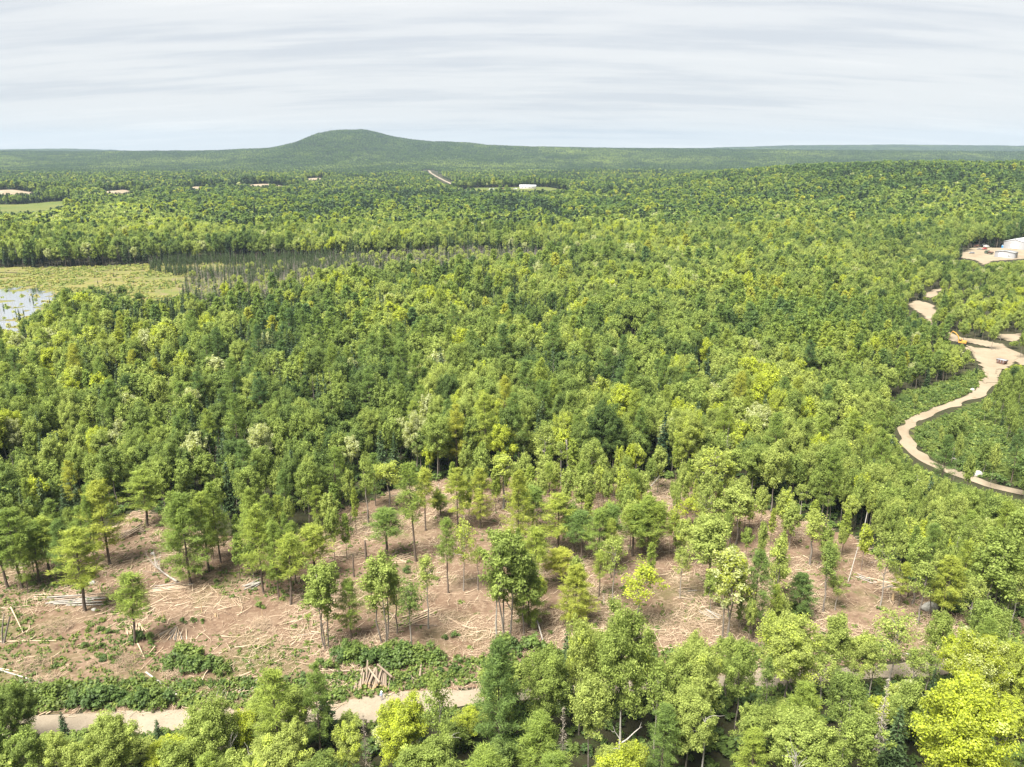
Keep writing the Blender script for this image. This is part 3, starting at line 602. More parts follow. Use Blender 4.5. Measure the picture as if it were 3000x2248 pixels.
# pines standing in the clearing: species, base, top, crown width, tint
hand('pine', (7, 540, 645), (7, 480, 110), 290, .75, 'yellow green pine standing over the long row of pale logs at far left', GP)
hand('slimpine', (7, 865, 850), (7, 822, 395), 190, .55, 'small narrow pine growing out of the left of two pole heaps', GP, pick=1)
hand('pine', (7, 115, 500), (4, 80, 1190), 260, .45, 'tall pine on the left edge of the clearing beside bare trunks', GP)
hand('pine', (7, 300, 430), (4, 290, 1250), 270, .65, 'bushy yellow green pine just left of the dark pole heap', GP)
hand('slimpine', (7, 235, 462), (4, 215, 1290), 170, .4, 'slim pine tucked behind the bushy pine at far left', GP)
hand('slimpine', (7, 15, 495), (4, 20, 1270), 190, .35, 'slim pine cut by the left edge above the clearing', GP)
hand('pine', (7, 700, 350), (4, 650, 1010), 270, .85, 'tall bright yellow green pine beside the dark brushy pole heap', GP)
hand('pine', (7, 947, 95), (4, 922, 945), 240, .6, 'layered pine with fanned log pile at its foot', GP)
hand('fullpine', (7, 1225, 470), (4, 1170, 1100), 380, .45, 'broad bushy pine right of the felled branchy tree', GP)
hand('pine', (7, 1165, 345), (4, 1120, 1080), 190, .5, 'pine just behind the broad bushy pine', GP)
hand('pine', (7, 1330, 390), (4, 1330, 1085), 220, .62, 'pine right of the broad bushy pine with bare lower trunk', GP)
hand('pine', (7, 1400, 330), (4, 1410, 1030), 200, .5, 'dark trunked pine at the back of the broad bushy pine', GP)
hand('pine', (7, 1670, 530), (4, 1700, 1165), 220, .66, 'yellowish pine beside the small pile of white logs', GP)
hand('pine', (7, 1640, 430), (4, 1590, 1200), 210, .55, 'pine behind the small pile of white logs', GP)
hand('pine', (7, 1795, 570), (7, 1775, 60), 170, .5, 'slender pine two trunks right of the white log pile', GP)
hand('slimpine', (7, 1880, 605), (7, 1850, 150), 190, .7, 'pale slim pine left of the leafy aspen', GP)
hand('slimpine', (7, 1975, 430), (7, 2110, 80), 210, .75, 'light green leaning pine behind the leafy aspen', GP)
hand('slimpine', (7, 1750, 410), (4, 1760, 1260), 170, .5, 'thin dark pine in the middle of the white log group', GP)
hand('slimpine', (8, 297, 300), (5, 285, 1195), 200, .35, 'small dark pine with short stub trunk behind the twin maples', GP)
hand('slimpine', (8, 475, 325), (5, 470, 900), 160, .5, 'very tall pole pine with tuft top in mid clearing', GP)
hand('slimpine', (5, 643, 1255), (5, 640, 1105), 110, .45, 'tiny pine far back in mid clearing', GP)
hand('pine', (5, 755, 1330), (5, 740, 935), 175, .8, 'yellowish pine on the back edge of the clearing', GP)
hand('slimpine', (8, 700, 530), (5, 668, 1265), 120, .45, 'short tufted pine with long bare trunk in mid clearing', GP)
hand('slimpine', (5, 535, 1340), (5, 545, 940), 130, .85, 'yellow green pole pine beside the very tall pole pine', GP)
hand('pine', (8, 65, 830), (8, 45, 430), 170, .5, 'pine at the left of the twin stemmed maple', GP)
hand('fullpine', (8, 1225, 760), (8, 1200, 330), 300, .5, 'dense dark pine pressed behind the tall leafy trio', GP)
hand('slimpine', (8, 1430, 470), (8, 1440, 240), 190, .95, 'flat topped yellow pine on the slash right of the trio', GP)
hand('fullpine', (8, 1500, 740), (8, 1535, 350), 300, .85, 'broad yellow green pine in front of the dark pine thicket', GP)
hand('pine', (8, 1400, 262), (5, 1405, 1100), 260, .75, 'light pine left of the dark pine thicket', GP)
hand('pine', (8, 1650, 390), (5, 1680, 1195), 210, .45, 'blue green pine leading the dark pine thicket', GP)
hand('slimpine', (8, 1560, 330), (5, 1560, 1210), 150, .2, 'dark narrow pine first inside the thicket', GP)
hand('slimpine', (8, 1500, 300), (5, 1520, 1220), 130, .25, 'dark narrow pine at the back of the thicket', GP)
hand('slimpine', (8, 1740, 370), (5, 1750, 1180), 150, .3, 'dark narrow pine closing the thicket on its right', GP)
hand('pine', (8, 1990, 310), (5, 2000, 1115), 230, .55, 'tall pine of the right hand pole group', GP)
hand('slimpine', (8, 1890, 290), (5, 1900, 1170), 160, .6, 'left pole pine of the right hand group', GP)
hand('slimpine', (8, 1950, 315), (5, 1960, 1180), 150, .45, 'middle pole pine of the right hand group', GP)
hand('slimpine', (8, 2025, 320), (5, 2070, 1150), 150, .6, 'right pole pine of the right hand group', GP)
hand('fullpine', (8, 1145, 270), (5, 1150, 955), 250, .8, 'large yellow green pine at the centre of the clearing', GP)
hand('pine', (5, 893, 1330), (5, 905, 940), 170, .85, 'pale yellow pine left of the large central pine', GP)
hand('slimpine', (5, 1240, 1390), (5, 1240, 1060), 160, .4, 'dark pine right of the large central pine', GP)
hand('pine', (5, 1890, 1180), (5, 1885, 1000), 150, .85, 'small yellow pine at the right back of the clearing', GP)
hand('slimpine', (8, 1440, 520), (5, 1010, 1310), 170, .7, 'round topped pine behind the trio of leafy stems', GP)
hand('pine', (9, 450, 830), (9, 500, 245), 200, .3, 'dark narrow pine right of the silvery poplar', GP)
hand('fullpine', (9, 715, 690), (9, 820, 400), 260, .2, 'dark low hemlock like pine on the right of the clearing', GP)
hand('pine', (9, 1650, 710), (9, 1765, 285), 230, .8, 'yellow green pine by the brush pile on the right', GP)
hand('pine', (9, 1395, 620), (9, 1440, 330), 120, .8, 'small yellow pine behind the brush pile on the right', GP)
# broadleaf trees standing in the clearing
hand('clump', (7, 2090, 885), (7, 2100, 335), 260, .46, 'leafy aspen standing alone above the dark shrub', GB)
hand('clump', (8, 270, 850), (8, 265, 280), 270, .52, 'twin stemmed maple above the log pile thicket', GB, pick=0)
hand('slim', (8, 360, 790), (8, 340, 380), 130, .45, 'thin maple leaning right of the twin stemmed maple', GB)
hand('airy', (8, 460, 880), (8, 440, 445), 190, .22, 'dark green oak sapling on the bank right of the maples', GB)
hand('slim', (8, 555, 760), (8, 560, 275), 140, .62, 'pale thin sapling with straight trunk in mid clearing', GB)
hand('airy', (8, 805, 515), (8, 765, 65), 170, .70, 'pale leaning sapling left of the tall leafy trio', GB)
hand('slim', (8, 885, 510), (8, 880, 230), 100, .66, 'thin pole sapling right beside the pale leaning sapling', GB)
hand('clump', (8, 1040, 850), (8, 1090, 120), 330, .40, 'tall leafy trio of stems in the middle of the clearing', GB, pick=1)
hand('slim', (8, 1010, 835), (8, 1000, 350), 170, .38, 'left stem of the tall leafy trio', GB)
hand('broadleaf', (8, 1180, 800), (8, 1190, 250), 230, .34, 'dark green maple at the right of the tall leafy trio', GB)
hand('airy', (8, 1745, 620), (8, 1785, 160), 170, .60, 'sparse aspen with a white bent stem', GB)
hand('airy', (8, 1905, 740), (8, 1960, 340), 270, .80, 'pale poplar leaning to the right in the clearing', GB)
hand('slim', (5, 1050, 1200), (5, 1050, 845), 200, .7, 'pale green birch at the back of the clearing', GB)
hand('broadleaf', (9, 130, 540), (9, 245, 40), 340, .58, 'round light green maple on the bright slash', GB)
hand('clump', (9, 285, 830), (9, 315, 235), 280, .93, 'silvery poplar with white leaf undersides', GB)
hand('slim', (9, 565, 730), (9, 660, 165), 210, .66, 'leaning pale poplar right of the dark narrow pine', GB)
hand('slim', (9, 915, 650), (9, 960, 210), 170, .30, 'dark green maple sapling on the right slash', GB)
hand('airy', (9, 985, 640), (9, 1015, 420), 120, .5, 'thin twiggy sapling right of the dark maple sapling', GB)
hand('slim', (9, 830, 345), (9, 860, 0), 200, .68, 'light birch near the wall of pole trees', GB)
hand('airy', (9, 1300, 610), (9, 1320, 130), 170, .55, 'thin birch in front of the brush pile on the right', GB)
hand('slim', (9, 1540, 730), (9, 1560, 330), 190, .55, 'grey stemmed birch right of the brush pile', GB)
hand('slim', (9, 1490, 600), (9, 1540, 170), 190, .45, 'tall thin birch behind the brush pile', GB)
hand('clump', (9, 2005, 760), (9, 1990, 150), 330, .42, 'birch clump with forked white trunk at far right', GB)
hand('broadleaf', (9, 2180, 700), (9, 2150, 20), 300, .44, 'tall maple at the right edge of the clearing', GB)
hand('clump', (6, 300, 1430), (6, 400, 1060), 260, .62, 'light leafy poplar at the right back of the clearing', GB)
hand('slim', (6, 770, 1270), (6, 770, 1040), 110, .55, 'small maple before the wall of white pole trunks', GB)
hand('airy', (6, 30, 1330), (6, 30, 1120), 160, .8, 'pale round poplar left of the dark stick heap', GB)
hand('airy', (6, 200, 1180), (6, 190, 800), 230, .7, 'pale aspen behind the dark stick heap', GB)
hand('slim', (6, 285, 1060), (6, 300, 820), 130, .6, 'young aspen with thin white trunk at the back', GB)
hand('slim', (5, 310, 1230), (5, 300, 900), 190, .72, 'pale maple on the back edge of the clearing', GB)
hand('slim', (5, 165, 1290), (5, 165, 860), 130, .5, 'tall thin maple on the back edge of the clearing', GB)
hand('slim', (5, 1620, 1140), (5, 1625, 750), 130, .5, 'thin birch right of the tall broken stump', GB)
hand('slim', (5, 1430, 1040), (5, 1415, 760), 90, .5, 'very thin birch left of the tall broken stump', GB)
hand('airy', (5, 1300, 1010), (5, 1340, 670), 170, .6, 'leaning white birch above the fallen trunk', GB)
# front row before the road (bases hidden): height given
def front(kind, top, wpx, tint, h, label, pick=None): return hand(kind, None, top, wpx, tint, label, GF, h=h, pick=pick)
front('big', (7, 60, 1115), 300, .28, 13, 'dark leafy maple at the left edge by the road')
front('broadleaf', (7, 130, 1420), 300, .34, 12, 'leafy tree in the lower left corner')
front('broadleaf', (7, 330, 1440), 230, .62, 11, 'yellowish bush topped tree right of the lower left corner')
front('big', (7, 690, 1330), 420, .56, 13, 'wide light green maple in front of the left road bend')
front('broadleaf', (7, 480, 1500), 260, .60, 10, 'low yellow green tree below the left road bend')
front('big', (7, 1330, 1235), 430, .50, 15, 'leafy maple with bare white twigs over the road')
front('broadleaf', (7, 1110, 1500), 300, .48, 11, 'medium green tree along the bottom left of centre')
front('pine', (7, 1760, 1020), 360, .62, 18, 'olive pine covering the road left of the log pile')
front('pine', (7, 2030, 985), 230, .40, 17, 'dark pine beside the olive pine by the log pile')
front('spruce', (7, 1010, 1345), 90, .4, 6, 'little spruce standing before the bare road')
front('spruce', (7, 390, 1290), 90, .35, 7, 'little dark spruce at the left end of the road')
front('broadleaf', (7, 1900, 1370), 260, .66, 12, 'yellowish tree beneath the olive pine')
front('big', (8, 385, 1235), 430, .80, 13, 'bright lime green maple below the person')
front('broadleaf', (8, 30, 1370), 240, .70, 11, 'lime green tree left of the bright maple')
front('spruce', (8, 470, 1150), 80, .3, 9, 'dark pointed spruce by the landing')
front('spruce', (8, 515, 1225), 70, .3, 8, 'smaller dark spruce right beside the pointed spruce')
front('airy', (8, 625, 1085), 260, .42, 17, 'sparse birch with grey trunk and broken white limb')
front('fullpine', (8, 1020, 835), 440, .22, 22, 'big dark green pine at the bottom centre')
front('big', (8, 1340, 895), 380, .42, 17, 'leafy maple right of the big pine')
front('big', (8, 1840, 640), 470, .46, 24, 'tallest maple of the front row', pick=1)
front('broadleaf', (8, 1560, 720), 240, .66, 20, 'pale grey green poplar behind the tallest maple')
front('broadleaf', (8, 1620, 1090), 330, .60, 16, 'bright green maple in front of the tallest maple')
front('fullpine', (8, 1300, 1320), 470, .50, 14, 'olive soft pine at the bottom centre')
front('broadleaf', (8, 1900, 1510), 260, .76, 11, 'bright bush topped tree below the white forked snag')
front('airy', (8, 2060, 990), 260, .40, 17, 'dull green tree right of the tallest maple')
front('broadleaf', (8, 1010, 1500), 300, .2, 10, 'shaded tree under the big dark pine')
front('clump', (8, 2190, 930), 260, .5, 17, 'narrow leafy tree left of the pale poplars')
front('big', (9, 100, 870), 420, .62, 18, 'pale poplar with grey twigs in its side')
front('big', (9, 60, 1150), 420, .58, 15, 'pale leafy tree with bare twigs on its left side')
front('broadleaf', (9, 390, 835), 260, .40, 16, 'green maple behind the pale poplar')
front('big', (9, 720, 680), 500, .68, 17, 'large light green maple leaning over the road')
front('broadleaf', (9, 1010, 690), 280, .56, 15, 'round maple right of the large light maple')
front('slim', (9, 560, 945), 180, .25, 16, 'dark spindly tree before the light maple')
front('fullpine', (9, 800, 1110), 400, .55, 15, 'olive soft pine right of the spindly dark tree')
front('airy', (9, 1400, 660), 330, .60, 15, 'thin crowned maple before the pale road')
front('broadleaf', (9, 1180, 790), 240, .64, 13, 'yellow green tree over the road left of the thin maple')
front('broadleaf', (9, 1700, 670), 240, .50, 14, 'leafy maple right of the thin crowned maple')
front('airy', (9, 1260, 860), 210, .55, 11, 'sparse young tree over the pale road right of the yellow green tree')
front('airy', (9, 1530, 880), 200, .5, 11, 'sparse young tree over the pale road under the leafy maple')
front('airy', (9, 930, 930), 220, .6, 11, 'sparse young tree before the road under the round maple')
front('slim', (9, 1620, 930), 150, .35, 10, 'narrow dark tree beside the willow at the road')
front('big', (9, 1960, 815), 430, .90, 17, 'silvery willow like tree at right')
front('big', (9, 2190, 850), 330, .74, 16, 'pale green tree cut by the right edge')
front('big', (9, 1870, 1110), 700, .82, 22, 'huge yellow green maple in the lower right corner', pick=2)
front('big', (9, 800, 1325), 560, .52, 14, 'wide green maple with dead twigs at the bottom')
front('broadleaf', (9, 1180, 1330), 380, .44, 13, 'dark leafy maple left of the huge yellow maple')
front('broadleaf', (9, 1080, 1040), 300, .30, 14, 'dark maple behind the grey dead spruce')
front('broadleaf', (9, 1480, 1120), 300, .46, 14, 'shaded maple right of the grey dead spruce')
front('spruce', (9, 1420, 1260), 180, .5, 12, 'bluish spruce between the dead spruce and the yellow maple')
front('spruce', (9, 1640, 1010), 90, .3, 9, 'small dark spruce beside the road under the willow')
front('pine', (8, 2100, 1240), 300, .3, 14, 'dull pine at the bottom right of the white snag')
# dead trees
def dead(kind, base, top, wpx, label, h=None, pick=None, tint=.5): return hand(kind, base, top, wpx, tint, label, GD, h=h, pick=pick)
dead('deadspruce', None, (9, 1335, 1075), 130, 'pale grey dead spruce with lichen beside the dark gap', h=14, tint=.95)
dead('snag', None, (9, 1095, 1185), 150, 'bare brown dead spruce with drooping branches', h=12, pick=0)
dead('deadspruce', None, (8, 140, 1305), 110, 'grey feathery dead spruce left of the bright maple', h=13, tint=.35)
dead('deadspruce', None, (8, 1440, 1260), 120, 'dead grey conifer against the olive pine', h=15, tint=.6)
dead('deadspruce', (6, 820, 590), (6, 815, 370), 70, 'tall pale dead spruce within the right forest', tint=.7)
dead('deadspruce', (6, 750, 580), (6, 745, 400), 50, 'brownish dead spruce beside the tall pale one', tint=.4)
dead('deadspruce', (6, 900, 560), (6, 905, 420), 60, 'short pale dead spruce right of the tall pale one', tint=.7)
dead('snag', (5, 1535, 1050), (5, 1550, 850), 60, 'grey dead fir beside the tall broken stump', pick=1)
dead('deadspruce', (4, 1420, 960), (4, 1410, 790), 90, 'rusty dead fir at the back edge of the clearing', tint=.12)
dead('deadspruce', (4, 2075, 430), (4, 2070, 220), 80, 'dark rusty dead fir deep in the forest', tint=.02)
dead('snag', (4, 790, 450), (4, 760, 215), 70, 'tall grey snag standing above the left forest', pick=3)
dead('snag', (4, 140, 560), (4, 125, 435), 70, 'white branched snag against dark spruces on the left', pick=0)
dead('snag', (4, 180, 520), (4, 165, 390), 40, 'straight white snag right of the branched snag', pick=3)
dead('snag', (3+3, 60, 200), (3+3, 60, 60), 90, 'grey dead stem in the right forest', pick=4)

# ------------------------------------------------------------------ where the forest stands
def poly_far(poly): return min(at(x, min(max(y, 445), 3000))[1] for x, y in poly)
BUILD_IMG = [(2900, 722), (2935, 715), (2980, 706), (3060, 704), (3060, 752), (2990, 762), (2915, 764)]
KEEP = []                                             # (image outline that stays open, forward distance of what shows there)
for P_, f_ in ((OPEN_A, 1.0), (OPEN_B, 1.0), (PATCH1, 1.0), (PATCH2, 1.0), (PATCH3, 1.0), (YARD, 1.0)): KEEP.append((P_, gnd(P_)[:, 1].max()))
KEEP.append((BUILD_IMG, 640)); KEEP.append(([(2800, 972), (2840, 972), (2840, 1014), (2796, 1014)], 355))
KEEP.append(([(0, 840), (110, 838), (172, 868), (120, 915), (62, 930), (50, 980), (0, 966)], gnd(POND)[:, 1].max()))
KEEP.append(([(-200, 792), (0, 790), (470, 780), (640, 776), (560, 850), (440, 880), (300, 850), (200, 850), (-200, 860)], gnd(MARSH)[:, 1].max()))
KEEP.append(([(0, 604), (150, 596), (220, 598), (110, 624), (0, 628)], 1240))
for (a, b_, y0, y1, d_) in ((-60, 112, 559, 572, 1780), (302, 392, 561, 571, 1760), (556, 600, 548, 557, 1900), (702, 842, 542, 549, 2000), (890, 962, 523, 530, 2500)): KEEP.append(([(a, y0 + 3), (a + (b_ - a) * .3, y0), (b_ - (b_ - a) * .2, y0 + 1), (b_, y1 - 4), (a + (b_ - a) * .4, y1)], d_))
KEEP.append(([(1366, 559), (1400, 556), (1500, 557), (1600, 552), (1640, 556), (1610, 560), (1540, 563), (1490, 560), (1440, 563)], 2000))
KEEP.append(([(1516, 546), (1574, 546), (1574, 558), (1516, 558)], 2100))
KEEP.append(([(1234, 488), (1246, 488), (1262, 503), (1284, 517), (1304, 532), (1330, 541), (1326, 545), (1296, 538), (1272, 520), (1250, 504)], 3300))
tpx = proj(trackline[:, 0], trackline[:, 1], T(trackline[:, 0], trackline[:, 1]))
ROADVIS = [D([(90, 1560), (200, 1548), (420, 1535), (430, 1580), (300, 1590), (90, 1582)]), D([(750, 1510), (1000, 1490), (985, 1545), (900, 1540), (770, 1560)]), D([(1670, 1462), (2040, 1432), (2040, 1460), (1700, 1490)])]
for P_ in ROADVIS: KEEP.append((P_, 120))
KEEP.append((D([(-20, 1330), (300, 1310), (560, 1300), (700, 1380), (640, 1470), (560, 1500), (420, 1440), (420, 1520), (40, 1530), (-20, 1510)]), 200))
KEEP.append((D([(730, 1430), (940, 1430), (1010, 1500), (760, 1560)]), 160))
KEEP.append((D([(0, 1200), (200, 1150), (260, 1110), (720, 1100), (1000, 1045), (1560, 1070), (1900, 1240), (2040, 1330), (1960, 1370), (1640, 1390), (1400, 1320), (1000, 1400), (700, 1430), (0, 1330)]), 200))
def open_ground(x, y, margin=0.0):
    """True where no forest tree stands"""
    k = inside(x, y, gCLEAR) | (seg_dist(x, y, roadline[::6]) < 5.0 + margin) | (seg_dist(x, y, trackline[::4]) < 4.6 + margin)
    for P_ in (OPEN_A, OPEN_B, PATCH1, PATCH2, PATCH3, YARD, MARSH, MEADOW, BRUSH, BRUSH2, BOGSTRIP, DEADZONE, [(2905, 764), (2900, 740), (3120, 700), (3120, 764)]): k |= inside(x, y, gnd(P_))
    bx, by, rx, ry, h = FIELD; k |= (np.abs(x - bx) < rx) & (y > by - .75 * ry) & (y < by + ry)
    for bx, by, rx, ry, h in PITS: k |= (np.abs(x - bx) < rx * .85) & (y > by - .72 * ry) & (y < by + .25 * ry)
    k |= seg_dist(x, y, HW) < 17
    for (hx, hy, q) in ((2027, 592, 0), (1992, 600, 0)):
        X_, Y_ = at(hx, hy); k |= np.hypot(x - X_, y - Y_) < 16
    return k
def blocks(x, y, h, wd):
    """True where a tree would hide ground that lies open in the photograph"""
    k = np.zeros(len(x), bool); z = T(x, y)
    for fz_ in (0.35, 0.7, 0.97):
        for sx in (-.8, 0, .8):
            s_ = sx * (1.0 if fz_ < .9 else .4)
            px, py, zc = proj(x + s_ * wd / 2, y, z + fz_ * h)
            for P_, d_ in KEEP: k |= (y < d_ - 1) & inside(px, py, P_)
            dd = np.full(len(x), False)
            nb = (px > 2560) & (py < 1560) & (py > 1000) & (y < 330)
            if nb.any():
                near = np.zeros(nb.sum(), bool)
                for tx_, ty_, tz_, Y_ in zip(tpx[0][::2], tpx[1][::2], tpx[2][::2], trackline[::2, 1]): near |= (np.hypot(px[nb] - tx_, (py[nb] - ty_) * 1.6) < 3.0 * FPX / tz_) & (y[nb] < Y_)
                dd[nb] = near
            k |= dd
    return k
AZ = R_(39.5)
def scatter(x0, x1, y0, y1, gap, jit=.46):
    gx = np.arange(x0, x1, gap); gy = np.arange(y0, y1, gap * .92); X, Y = np.meshgrid(gx, gy); X = X + (np.arange(len(gy)) % 2)[:, None] * gap / 2
    X = X + rng.uniform(-jit, jit, X.shape) * gap; Y = Y + rng.uniform(-jit, jit, Y.shape) * gap
    X, Y = X.ravel(), Y.ravel(); k = np.abs(np.arctan2(X, Y)) < AZ; return X[k], Y[k]
HX = np.array([t[0] for t in HAND]); HY = np.array([t[1] for t in HAND]); HR = np.array([t[2] for t in HAND])
def clear_of_hand(x, y, f=.8):
    k = np.ones(len(x), bool)
    for a, b, r_ in zip(HX, HY, HR): k &= np.hypot(x - a, y - b) > r_ * f + 1.0
    return k
ALL = []                                              # arrays (kind code, x, y, h, width, tint)
KC = ['broadleaf', 'pine', 'spruce', 'snag', 'shrub', 'slim', 'airy', 'slimpine']
def add(kind, x, y, h, wd, tint):
    n = len(x); ALL.append(np.stack([np.full(n, KC.index(kind)), x, y, np.broadcast_to(h, n), np.broadcast_to(wd, n), np.broadcast_to(tint, n)], 1))
def fit(x, y, h, wd):
    """shorten or drop trees that would stand in front of open ground"""
    f_ = np.zeros(len(x)); todo = np.arange(len(x))
    for k in (1.0, .72, .5, .3):
        b = blocks(x[todo], y[todo], h[todo] * k, wd[todo] * k); f_[todo[~b]] = k; todo = todo[b]
        if len(todo) == 0: break
    return f_
PINEBELT = [(2100, 900), (2760, 930), (2780, 1010), (2740, 1120), (2500, 1130), (2180, 1050)]
def forest(x, y):
    n = len(x); px, py, zc = proj(x, y, T(x, y)); u = rng.random(n); r = np.hypot(x, y)
    con = fnoise(x, y * .55, 130, 61); con2 = fnoise(x, y, 45, 67); patch = fnoise(x, y, 55, 71)
    band = sstep(572, 592, py) * (1 - sstep(640, 668, py)) * (px > 450) * (px < 2200) * sstep(.30, .5, fnoise(x, y, 200, 63) + .12)
    p_sp = .07 + .34 * sstep(.52, .70, con) + .24 * sstep(.58, .74, con2) + .48 * band + .20 * (py < 600)
    p_sp += .22 * (px < 900) * (py < 1200) * (py > 880) + .10 * (px < 560) * (py > 740) * (py < 800)
    p_pn = .06 + .22 * band + .50 * inside(px, py, PINEBELT) + .12 * sstep(.58, .7, fnoise(x, y, 90, 83)) + .12 * (px > 2000) * (py < 700)
    p_sn = np.where((px < 1100) & (py > 980) & (py < 1300), .085, .03)
    kind = np.where(u < p_sp, 2, np.where(u < p_sp + p_pn, 1, np.where(u < p_sp + p_pn + p_sn, 3, 0)))
    h = np.select([kind == 2, kind == 1, kind == 3], [rng.uniform(9, 17.5, n), rng.uniform(15, 23, n), rng.uniform(10, 17, n)], rng.uniform(9, 18.5, n)) * (0.80 + .4 * patch)
    # young wood round the track and the yard on the right
    yw = sstep(2350, 2650, px) * sstep(740, 800, py) * (1 - sstep(1180, 1300, py)); h = h * (1 - .38 * yw)
    wd = np.select([kind == 2, kind == 1, kind == 3], [h * .28, h * .34, np.full(n, 2.8)], h * rng.uniform(.34, .62, n))
    tint = np.clip(.02 + .80 * fnoise(x, y, 46, 91) + .18 * (fnoise(x, y * .5, 160, 95) - .5) * 2 + rng.normal(size=n) * .16 - .12 * (py < 620), .03, .80); tint = np.where(rng.random(n) < .03, .97, tint)
    return kind, h, wd, tint
# closed forest, near and middle distance
x, y = scatter(-640, 640, 58, 820, 4.7); k = ~open_ground(x, y) & clear_of_hand(x, y); x, y = x[k], y[k]
gapk = fnoise(x, y, 17, 97) < .72; x, y = x[gapk], y[gapk]; kind, h, wd, tint = forest(x, y); pf = (y < 108) & (np.abs(x) < 140); h = np.where(pf, h * .62, h)
f_ = fit(x, y, h, wd); k = f_ > 0; x, y, h, wd, kind, tint, f_ = x[k], y[k], h[k] * f_[k], wd[k] * np.sqrt(f_[k]), kind[k], tint[k], f_[k]
for c in range(4): s = kind == c; add(KC[c], x[s], y[s], h[s], wd[s], tint[s])
# understorey: small conifers and saplings in the gaps of the front forest edge
x, y = scatter(-260, 260, 120, 420, 6.5); k = ~open_ground(x, y, 1) & clear_of_hand(x, y, .4) & (rng.random(len(x)) < .6); x, y = x[k], y[k]
h = rng.uniform(3, 7, len(x)); b = ~blocks(x, y, h, h * .4); x, y, h = x[b], y[b], h[b]; u = rng.random(len(x)) < .4
add('spruce', x[u], y[u], h[u], h[u] * .36, .3); add('slim', x[~u], y[~u], h[~u] * 1.3, h[~u] * .5, .45)
# pole stand on the right of the clearing and light poles inside its far half
POLES = D([(1590, 1030), (1700, 1010), (1950, 1010), (2212, 1060), (2212, 1330), (2040, 1300), (1930, 1235), (1850, 1150), (1650, 1085)]); gP = gnd(POLES)
x, y = scatter(gP[:, 0].min(), gP[:, 0].max(), gP[:, 1].min(), gP[:, 1].max(), 3.3); k = inside(x, y, gP) & ~open_ground(x, y) & clear_of_hand(x, y, .3); x, y = x[k], y[k]; n = len(x)
h = rng.uniform(9, 14, n); f_ = fit(x, y, h, np.full(n, 3.0)); k = f_ > .6; add('slim', x[k], y[k], h[k] * f_[k], rng.uniform(2.2, 3.8, k.sum()), np.clip(.5 + rng.normal(size=k.sum()) * .1, .2, .8))
INN = D([(1000, 1060), (1130, 1045), (1330, 1050), (1450, 1040), (1560, 1065), (1640, 1110), (1600, 1190), (1500, 1230), (1380, 1210), (1250, 1170), (1080, 1150), (900, 1130)]); gI = gnd(INN)
def thin_stand(P_, gap, share, mixk, h0, h1, t0, f=.25):
    g = gnd(D(P_)); x, y = scatter(g[:, 0].min(), g[:, 0].max(), g[:, 1].min(), g[:, 1].max(), gap); k = inside(x, y, g) & clear_of_hand(x, y, f) & (rng.random(len(x)) < share); x, y = x[k], y[k]; u = rng.random(len(x)); lo = 0
    for nm, p_, wr in mixk:
        m_ = (u >= lo) & (u < lo + p_); lo += p_; n = m_.sum(); h = rng.uniform(h0, h1, n); add(nm, x[m_], y[m_], h, h * wr * rng.uniform(.75, 1.3, n), np.clip(t0 + rng.normal(size=n) * .10, .1, .85))
MIXP = [('slim', .30, .30), ('airy', .42, .36), ('slimpine', .28, .25)]
thin_stand([(1000, 1060), (1130, 1045), (1330, 1050), (1450, 1040), (1560, 1065), (1640, 1110), (1600, 1190), (1500, 1230), (1380, 1210), (1250, 1170), (1080, 1150), (900, 1130)], 4.6, .72, MIXP, 8, 14, .60)
thin_stand([(1560, 1100), (1700, 1140), (1850, 1180), (1960, 1290), (1900, 1330), (1700, 1290), (1560, 1230)], 5.6, .6, MIXP, 7.5, 13, .58)
thin_stand([(1900, 1180), (2060, 1230), (2212, 1280), (2212, 1390), (2060, 1400), (1960, 1360), (1900, 1280)], 5.0, .75, MIXP, 8, 15, .5)
thin_stand([(440, 1165), (690, 1150), (740, 1110), (860, 1080), (840, 1180), (740, 1250), (560, 1280), (450, 1240)], 5.6, .55, [('slimpine', .5, .26), ('pine', .2, .3), ('slim', .3, .28)], 10, 17, .55)
thin_stand([(0, 1230), (230, 1160), (240, 1230), (120, 1290), (0, 1300)], 5.5, .5, [('slimpine', .4, .27), ('pine', .6, .32)], 13, 18, .5)
thin_stand([(1040, 1180), (1240, 1170), (1420, 1240), (1400, 1300), (1180, 1330), (1060, 1290)], 7, .5, [('slimpine', .45, .26), ('airy', .3, .34), ('slim', .25, .28)], 8, 14, .6)
thin_stand([(1440, 1260), (1640, 1260), (1900, 1330), (1880, 1420), (1660, 1440), (1480, 1440)], 7, .5, [('airy', .45, .4), ('slim', .3, .3), ('slimpine', .25, .26)], 7, 12, .58)
# bog: thin black spruces, then grey dead stems with pale scrub
g = gnd(BOGSTRIP); x, y = scatter(g[:, 0].min(), g[:, 0].max(), g[:, 1].min(), g[:, 1].max(), 2.7); k = inside(x, y, g) & (fnoise(x, y, 30, 15) > .36); x, y = x[k], y[k]; n = len(x)
u = rng.random(n); h = rng.uniform(3.5, 9.0, n); a = u < .78; add('spruce', x[a], y[a], h[a], h[a] * .24, .6); a = u > .88; add('snag', x[a], y[a], h[a] * 1.1, 1.6, .5)
g = gnd(DEADZONE); x, y = scatter(g[:, 0].min(), g[:, 0].max(), g[:, 1].min(), g[:, 1].max(), 3.6); k = inside(x, y, g); x, y = x[k], y[k]; n = len(x); u = rng.random(n)
px, py, _ = proj(x, y, 0); rt = sstep(700, 1100, px); h = rng.uniform(5, 11, n)
a = u < .50; add('snag', x[a], y[a], h[a], 3.2, .5); a = (u > .50) & (u < .50 + .12 + .10 * rt); add('spruce', x[a], y[a], h[a] * .9, h[a] * .24, .7)
